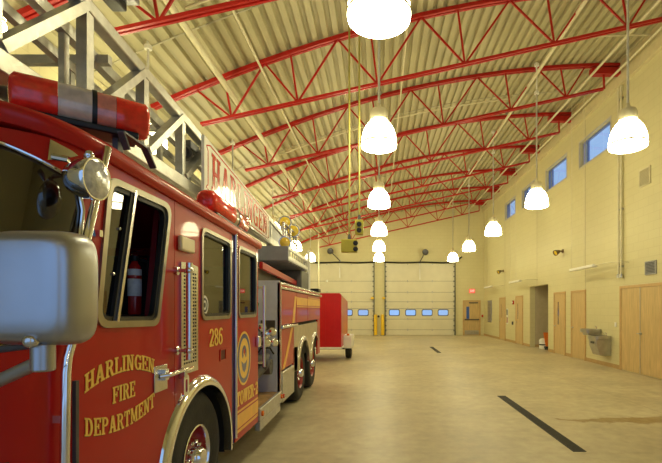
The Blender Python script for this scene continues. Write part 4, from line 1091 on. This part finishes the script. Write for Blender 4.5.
MB().cyl((-1.50, 9.4, 1.97), (-1.50, 9.4, 2.84), .035, 12).build('rear_post', WHITE, truck)
MB().box(-1.75, -1.3, 9.5, 9.84, 1.972, 2.04).build('rear_tray', BLACK, truck)
m = MB()
for k in range(3): m.tube([(-1.55, 7.15 + k * .55, 2.6), (-1.55, 7.15 + k * .55, 3.0)], .018, 8)
m.tube([(-1.55, 7.15, 3.0), (-1.55, 8.8, 3.0)], .02, 8).tube([(-1.55, 7.15, 2.8), (-1.55, 8.8, 2.8)], .015, 8)
m.build('platform_handrail', CHRS, truck)
def amber(u, v, y, r, body):
    c = Vector(((u - U0) / F * y, y, H + (V0 - v) * y / F))
    l = MB().lathe([(r * .5, body), (r * .9, body * .8), (r * 1.05, .02), (r * 1.12, 0), (r * 1.12, -.02), (r, -.02)], c, (0, 1, 0) if False else (-.12, 1, .02), 26).build('amber_floodlight', CHRS, truck)
    MB().lathe([(r, -.015), (r * .8, -.028), (r * .3, -.036), (.004, -.038)], c, (-.12, 1, .02), 24).build('amber_lens', AMB, l)
    MB().cyl(c + Vector((0, .06, -r)), c + Vector((0, .06, -r - .14)), .018, 8).build('lamp_stalk', CHRS, l)
amber(285, 222.5, 7.55, .10, .30)
amber(293.3, 231, 8.1, .105, .32)
amber(285, 242.5, 7.12, .09, .18)

# --- aerial ladder resting over the cab
lad = thing('ladder', '', '') ; del lad['label']; del lad['category']; lad.parent = truck; lad.location = (0, 0, 0); lad.location = Vector((0, 0, 0)); ORIGIN[lad.name] = ORIGIN[truck.name]
LX = -1.9; LF = mirx(LX)
def zt(y): return 3.44 - .088 * (y - 4.65)
def zb(y): return 2.80 - .010 * (y - 4.65)
for (xx, nm) in ((LX, 'near'), (LF, 'far')):
    MB().bar((xx, .9, zt(.9) - .045), (xx, 8.9, zt(8.9) - .045), .085, .09).build('top_rail', ALU, lad, bevel=.01)
    MB().bar((xx, .9, zb(.9)), (xx, 8.9, zb(8.9)), .10, .12).build('bottom_rail', ALU, lad, bevel=.01)
    ys = [1.45, 2.15, 2.85, 3.54, 4.22, 4.88]
    for i, y in enumerate(ys):
        MB().bar((xx, y, zb(y) + .05), (xx, y, zt(y) - .07), .07, .07, (0, 1, 0)).build('ladder_post', ALU, lad, smooth=False)
        if i > 0: MB().bar((xx + (.012 if nm == 'near' else -.012), y - .03, zt(y) - .05), (xx + (.012 if nm == 'near' else -.012), ys[i - 1] + .03, zb(ys[i - 1]) + .07), .055, .085, (1, 0, 0)).build('ladder_diagonal', ALU, lad, smooth=False)
    for y in (5.6, 6.3, 7.0, 7.7): MB().bar((xx - (.0), y, zb(y) + .05), (xx, y, zt(y) - .07), .05, .06, (0, 1, 0)).build('ladder_post', ALU, lad, smooth=False)
    # inner fly section
    xi = xx + (-.13 if nm == 'near' else .13)
    MB().bar((xi, .9, zt(.9) - .20), (xi, 8.3, zt(8.3) - .17), .06, .075).build('fly_top_rail', ALU, lad, smooth=False)
    MB().bar((xi, .9, zb(.9) + .12), (xi, 8.3, zb(8.3) + .10), .07, .08).build('fly_bottom_rail', ALU, lad, smooth=False)
    xj = xx + (-.24 if nm == 'near' else .24)
    MB().bar((xj, .9, zt(.9) - .33), (xj, 8.1, zt(8.1) - .26), .05, .06).build('fly_top_rail', ALU, lad, smooth=False)
    for k in range(7):
        y = 1.60 + k * .62
        MB().bar((xi, y, zb(y) + .14), (xi, y, zt(y) - .21), .04, .045, (0, 1, 0)).build('fly_post', ALU, lad, smooth=False)
        MB().bar((xj, y + .22, zb(y) + .16), (xj, y + .22, zt(y) - .33), .035, .04, (0, 1, 0)).build('fly_post', ALU, lad, smooth=False)
for k in range(16):
    y = 1.2 + k * .36; MB().cyl((LF + .15, y, zb(y) + .14), (LX - .15, y, zb(y) + .14), .02, 10).build('rung', ALU, lad)
m = MB()
for y in (2.0, 3.15, 4.3): MB().bar((LF, y, zb(y) + .56), (LX - .02, y, zb(y) + .56), .05, .06).build('cross_brace', ALU, lad, smooth=False)
# hydraulic / cable tubes inside the section
m = MB()
for xx, z0, r in ((LX - .36, .30, .03), (LX - .42, .22, .022), (CX, .26, .06), (CX - .2, .22, .03)): m.cyl((xx, .9, zb(.9) + z0), (xx, 8.0, zb(8.0) + z0), r, 10)
m.build('cable_tube', DKGREY, lad)
MB().lathe([(.03, -.1), (.06, -.08), (.075, 0), (.07, .09), (.05, .11), (.03, .08)], (LX - .10, 4.55, zb(4.55) + .40), (.35, -1, -.1), 18).build('ladder_floodlight', DKGREY, lad)
MB().box(LX - .12, LX - .02, 4.5, 4.72, zb(4.6) + .44, zb(4.6) + .53).build('floodlight_bracket', DKGREY, lad, bevel=.01)
# heel of the ladder and lift cylinders
for xx in (LX + .02, LF - .02): MB().prism([(7.6, zb(7.6) - .15), (9.3, 2.32), (9.5, 2.6), (8.9, 3.1), (7.6, zt(7.6))], lambda y, z: (xx, y, z), (-.06, 0, 0)).build('heel_plate', GREYP, lad)
# name sign hung on the near side
sy0, sy1 = 4.41, 7.45
def szt(y): return 3.345 + (3.165 - 3.345) * (y - sy0) / (sy1 - sy0)
def szb(y): return 2.76 + (2.738 - 2.76) * (y - sy0) / (sy1 - sy0)
def sgx(y): return -1.80 - .033 * (y - 6)          # the panel toes in slightly towards its rear end
sf = lambda y, z: (sgx(y), y, z)
sign = MB().prism([(sy0, szb(sy0)), (sy1, szb(sy1)), (sy1, szt(sy1)), (sy0, szt(sy0))], sf, (-.03, 0, 0)).build('name_sign', SIGNW, lad, smooth=False)
def sq(t, w): y = sy0 + t * (sy1 - sy0); return (y, szb(y) + w * (szt(y) - szb(y)))
bd = [sq(.035, .2), sq(.02, .14), sq(.055, .07), sq(.945, .07), sq(.98, .14), sq(.965, .2), sq(.965, .8), sq(.98, .86), sq(.945, .93), sq(.055, .93), sq(.02, .86), sq(.035, .8)]
m = MB()
for i in range(len(bd)):
    (a0, b0), (a1, b1) = bd[i], bd[(i + 1) % len(bd)]; m.bar((sgx(a0) + .001, a0, b0), (sgx(a1) + .001, a1, b1), .003, .014, (0, -(b1 - b0), a1 - a0))
m.build('sign_border', REDL, sign, smooth=False)
def sgm(a, b): y, z = sq(.07 + .86 * a, .16 + .68 * b); return (sgx(y) + .001, y, z)
text_mb('HARLINGEN', 1, 1, sgm, (.002, 0, 0), .12, bold=.04).build('sign_lettering', REDL, sign, smooth=False)

# ================================================================== EXTINGUISHER INSIDE THE CAB
xe = -1.55; ye, _ = sd(134.7, 290, xe); z0 = 1.566
t = thing('fire_extinguisher', 'red fire extinguisher with white label seen through the open cab window', 'extinguisher', (xe, ye, z0))
MB().lathe([(.037, 0), (.039, .01), (.039, .28), (.034, .305), (.02, .325), (.016, .34)], (xe, ye, z0), n=24).build('cylinder', EXTR, t)
MB().lathe([(.0392, .115), (.0402, .116), (.0402, .285), (.0392, .286)], (xe, ye, z0), n=24).build('label', PAPER, t)
MB().lathe([(.0403, .225), (.0408, .226), (.0408, .245), (.0403, .246)], (xe, ye, z0), n=24).build('label_band', EXTR, t)
MB().lathe([(.016, .335), (.02, .34), (.02, .37)], (xe, ye, z0), n=14).build('valve', BLACK, t)
MB().bar((xe, ye - .03, z0 + .375), (xe + .02, ye + .10, z0 + .36), .014, .01).bar((xe, ye - .03, z0 + .39), (xe + .02, ye + .08, z0 + .42), .014, .008).build('handle', CHR, t)
MB().tube([(xe + .02, ye + .015, z0 + .35), (xe + .045, ye + .065, z0 + .34), (xe + .05, ye + .075, z0 + .25)], .009, 8).build('hose', BLACK, t)

# ================================================================== TRAILER
TX0, TX1, TY0, TY1 = -3.15, -1.115, 13.05, 15.7
t = thing('trailer', 'red box trailer with white fender parked behind the fire truck', 'trailer', ((TX0 + TX1) / 2, 14.4, 0))
pr = [(TX0, .47), (TX1, .47), (TX1, 2.02), (TX1 - .05, 2.07), (TX0 + .05, 2.07), (TX0, 2.02)]
rr = [[Vector((x, y, z)) for x, z in pr] for y in (TY0,)]
r2 = [Vector((x, TY1, z if z < 1.9 else z - .16)) for x, z in pr]
MB().rings([rr[0], r2]).build('box_body', REDB, t, smooth=False)
m = MB().box(TX0 - .02, TX1 + .02, TY0 - .02, TY0 + .03, .42, .47).box(TX1 - .03, TX1 + .02, TY0, TY1, .42, .47)
m.box(TX0 - .02, TX0 + .03, TY0, TY1, .42, .47)
m.build('chassis_rail', WHITE, t)
m = MB()
for k in range(7): m.box(TX0 + .14 + k * .28, TX0 + .165 + k * .28, TY0 - .006, TY0, .5, 2.0)
m.build('panel_rib', REDB, t)
MB().box(TX1 - .02, TX1 + .27, 13.85, 15.0, .36, .76).build('fender', WHITE, t, bevel=.03)
MB().box(TX1 + .10, TX1 + .18, 13.9, 13.98, .76, .82).build('fender_light', ORG, t, bevel=.008)
for y in (14.42,):
    MB().lathe([(.16, 0), (.28, .01), (.32, .04), (.32, .18), (.28, .2), (.1, .2)], (TX1 + .02, y, .32), (1, 0, 0), 30).build('wheel', RUB, t)
    MB().lathe([(.15, .2), (.12, .17), (.05, .18), (.03, .22)], (TX1 + .02, y, .32), (1, 0, 0), 24).build('wheel_rim', WHITE, t)
MB().lathe([(.16, 0), (.28, .01), (.32, .04), (.32, .18), (.28, .2), (.1, .2)], (TX0 - .02, 14.42, .32), (-1, 0, 0), 30).build('wheel', RUB, t)
MB().cyl((TX0, 14.42, .32), (TX1, 14.42, .32), .04).build('axle', CAVITY, t)
MB().bar(((TX0 + TX1) / 2, TY0 - 1.0, .44), ((TX0 + TX1) / 2, TY0 + .1, .44), .1, .1).cyl(((TX0 + TX1) / 2, TY0 - .8, 0), ((TX0 + TX1) / 2, TY0 - .8, .6), .03).build('tongue', DKGREY, t)

# ================================================================== WORLD, CAMERA
w = bpy.data.worlds.new('dusk_sky'); bpy.context.scene.world = w; w.use_nodes = True
bg = w.node_tree.nodes['Background']; bg.inputs['Color'].default_value = (.38, .60, .98, 1); bg.inputs['Strength'].default_value = 1.0
cam = bpy.data.cameras.new('camera'); co = bpy.data.objects.new('camera', cam); COL.objects.link(co)
co.location = (0, 0, H); co.rotation_euler = (pi / 2, 0, 0)
cam.sensor_width = 36; cam.lens = 36 * F / 662; cam.shift_x = -(U0 - 331) / 662; cam.shift_y = (V0 - 231.5) / 662
cam.clip_start = .05; cam.clip_end = 200
sc_ = bpy.context.scene; sc_.camera = co
sc_.view_settings.view_transform = 'Standard'; sc_.view_settings.look = 'None'; sc_.view_settings.exposure = 0.0; sc_.view_settings.gamma = 1.0
sc_.view_settings.use_curve_mapping = False
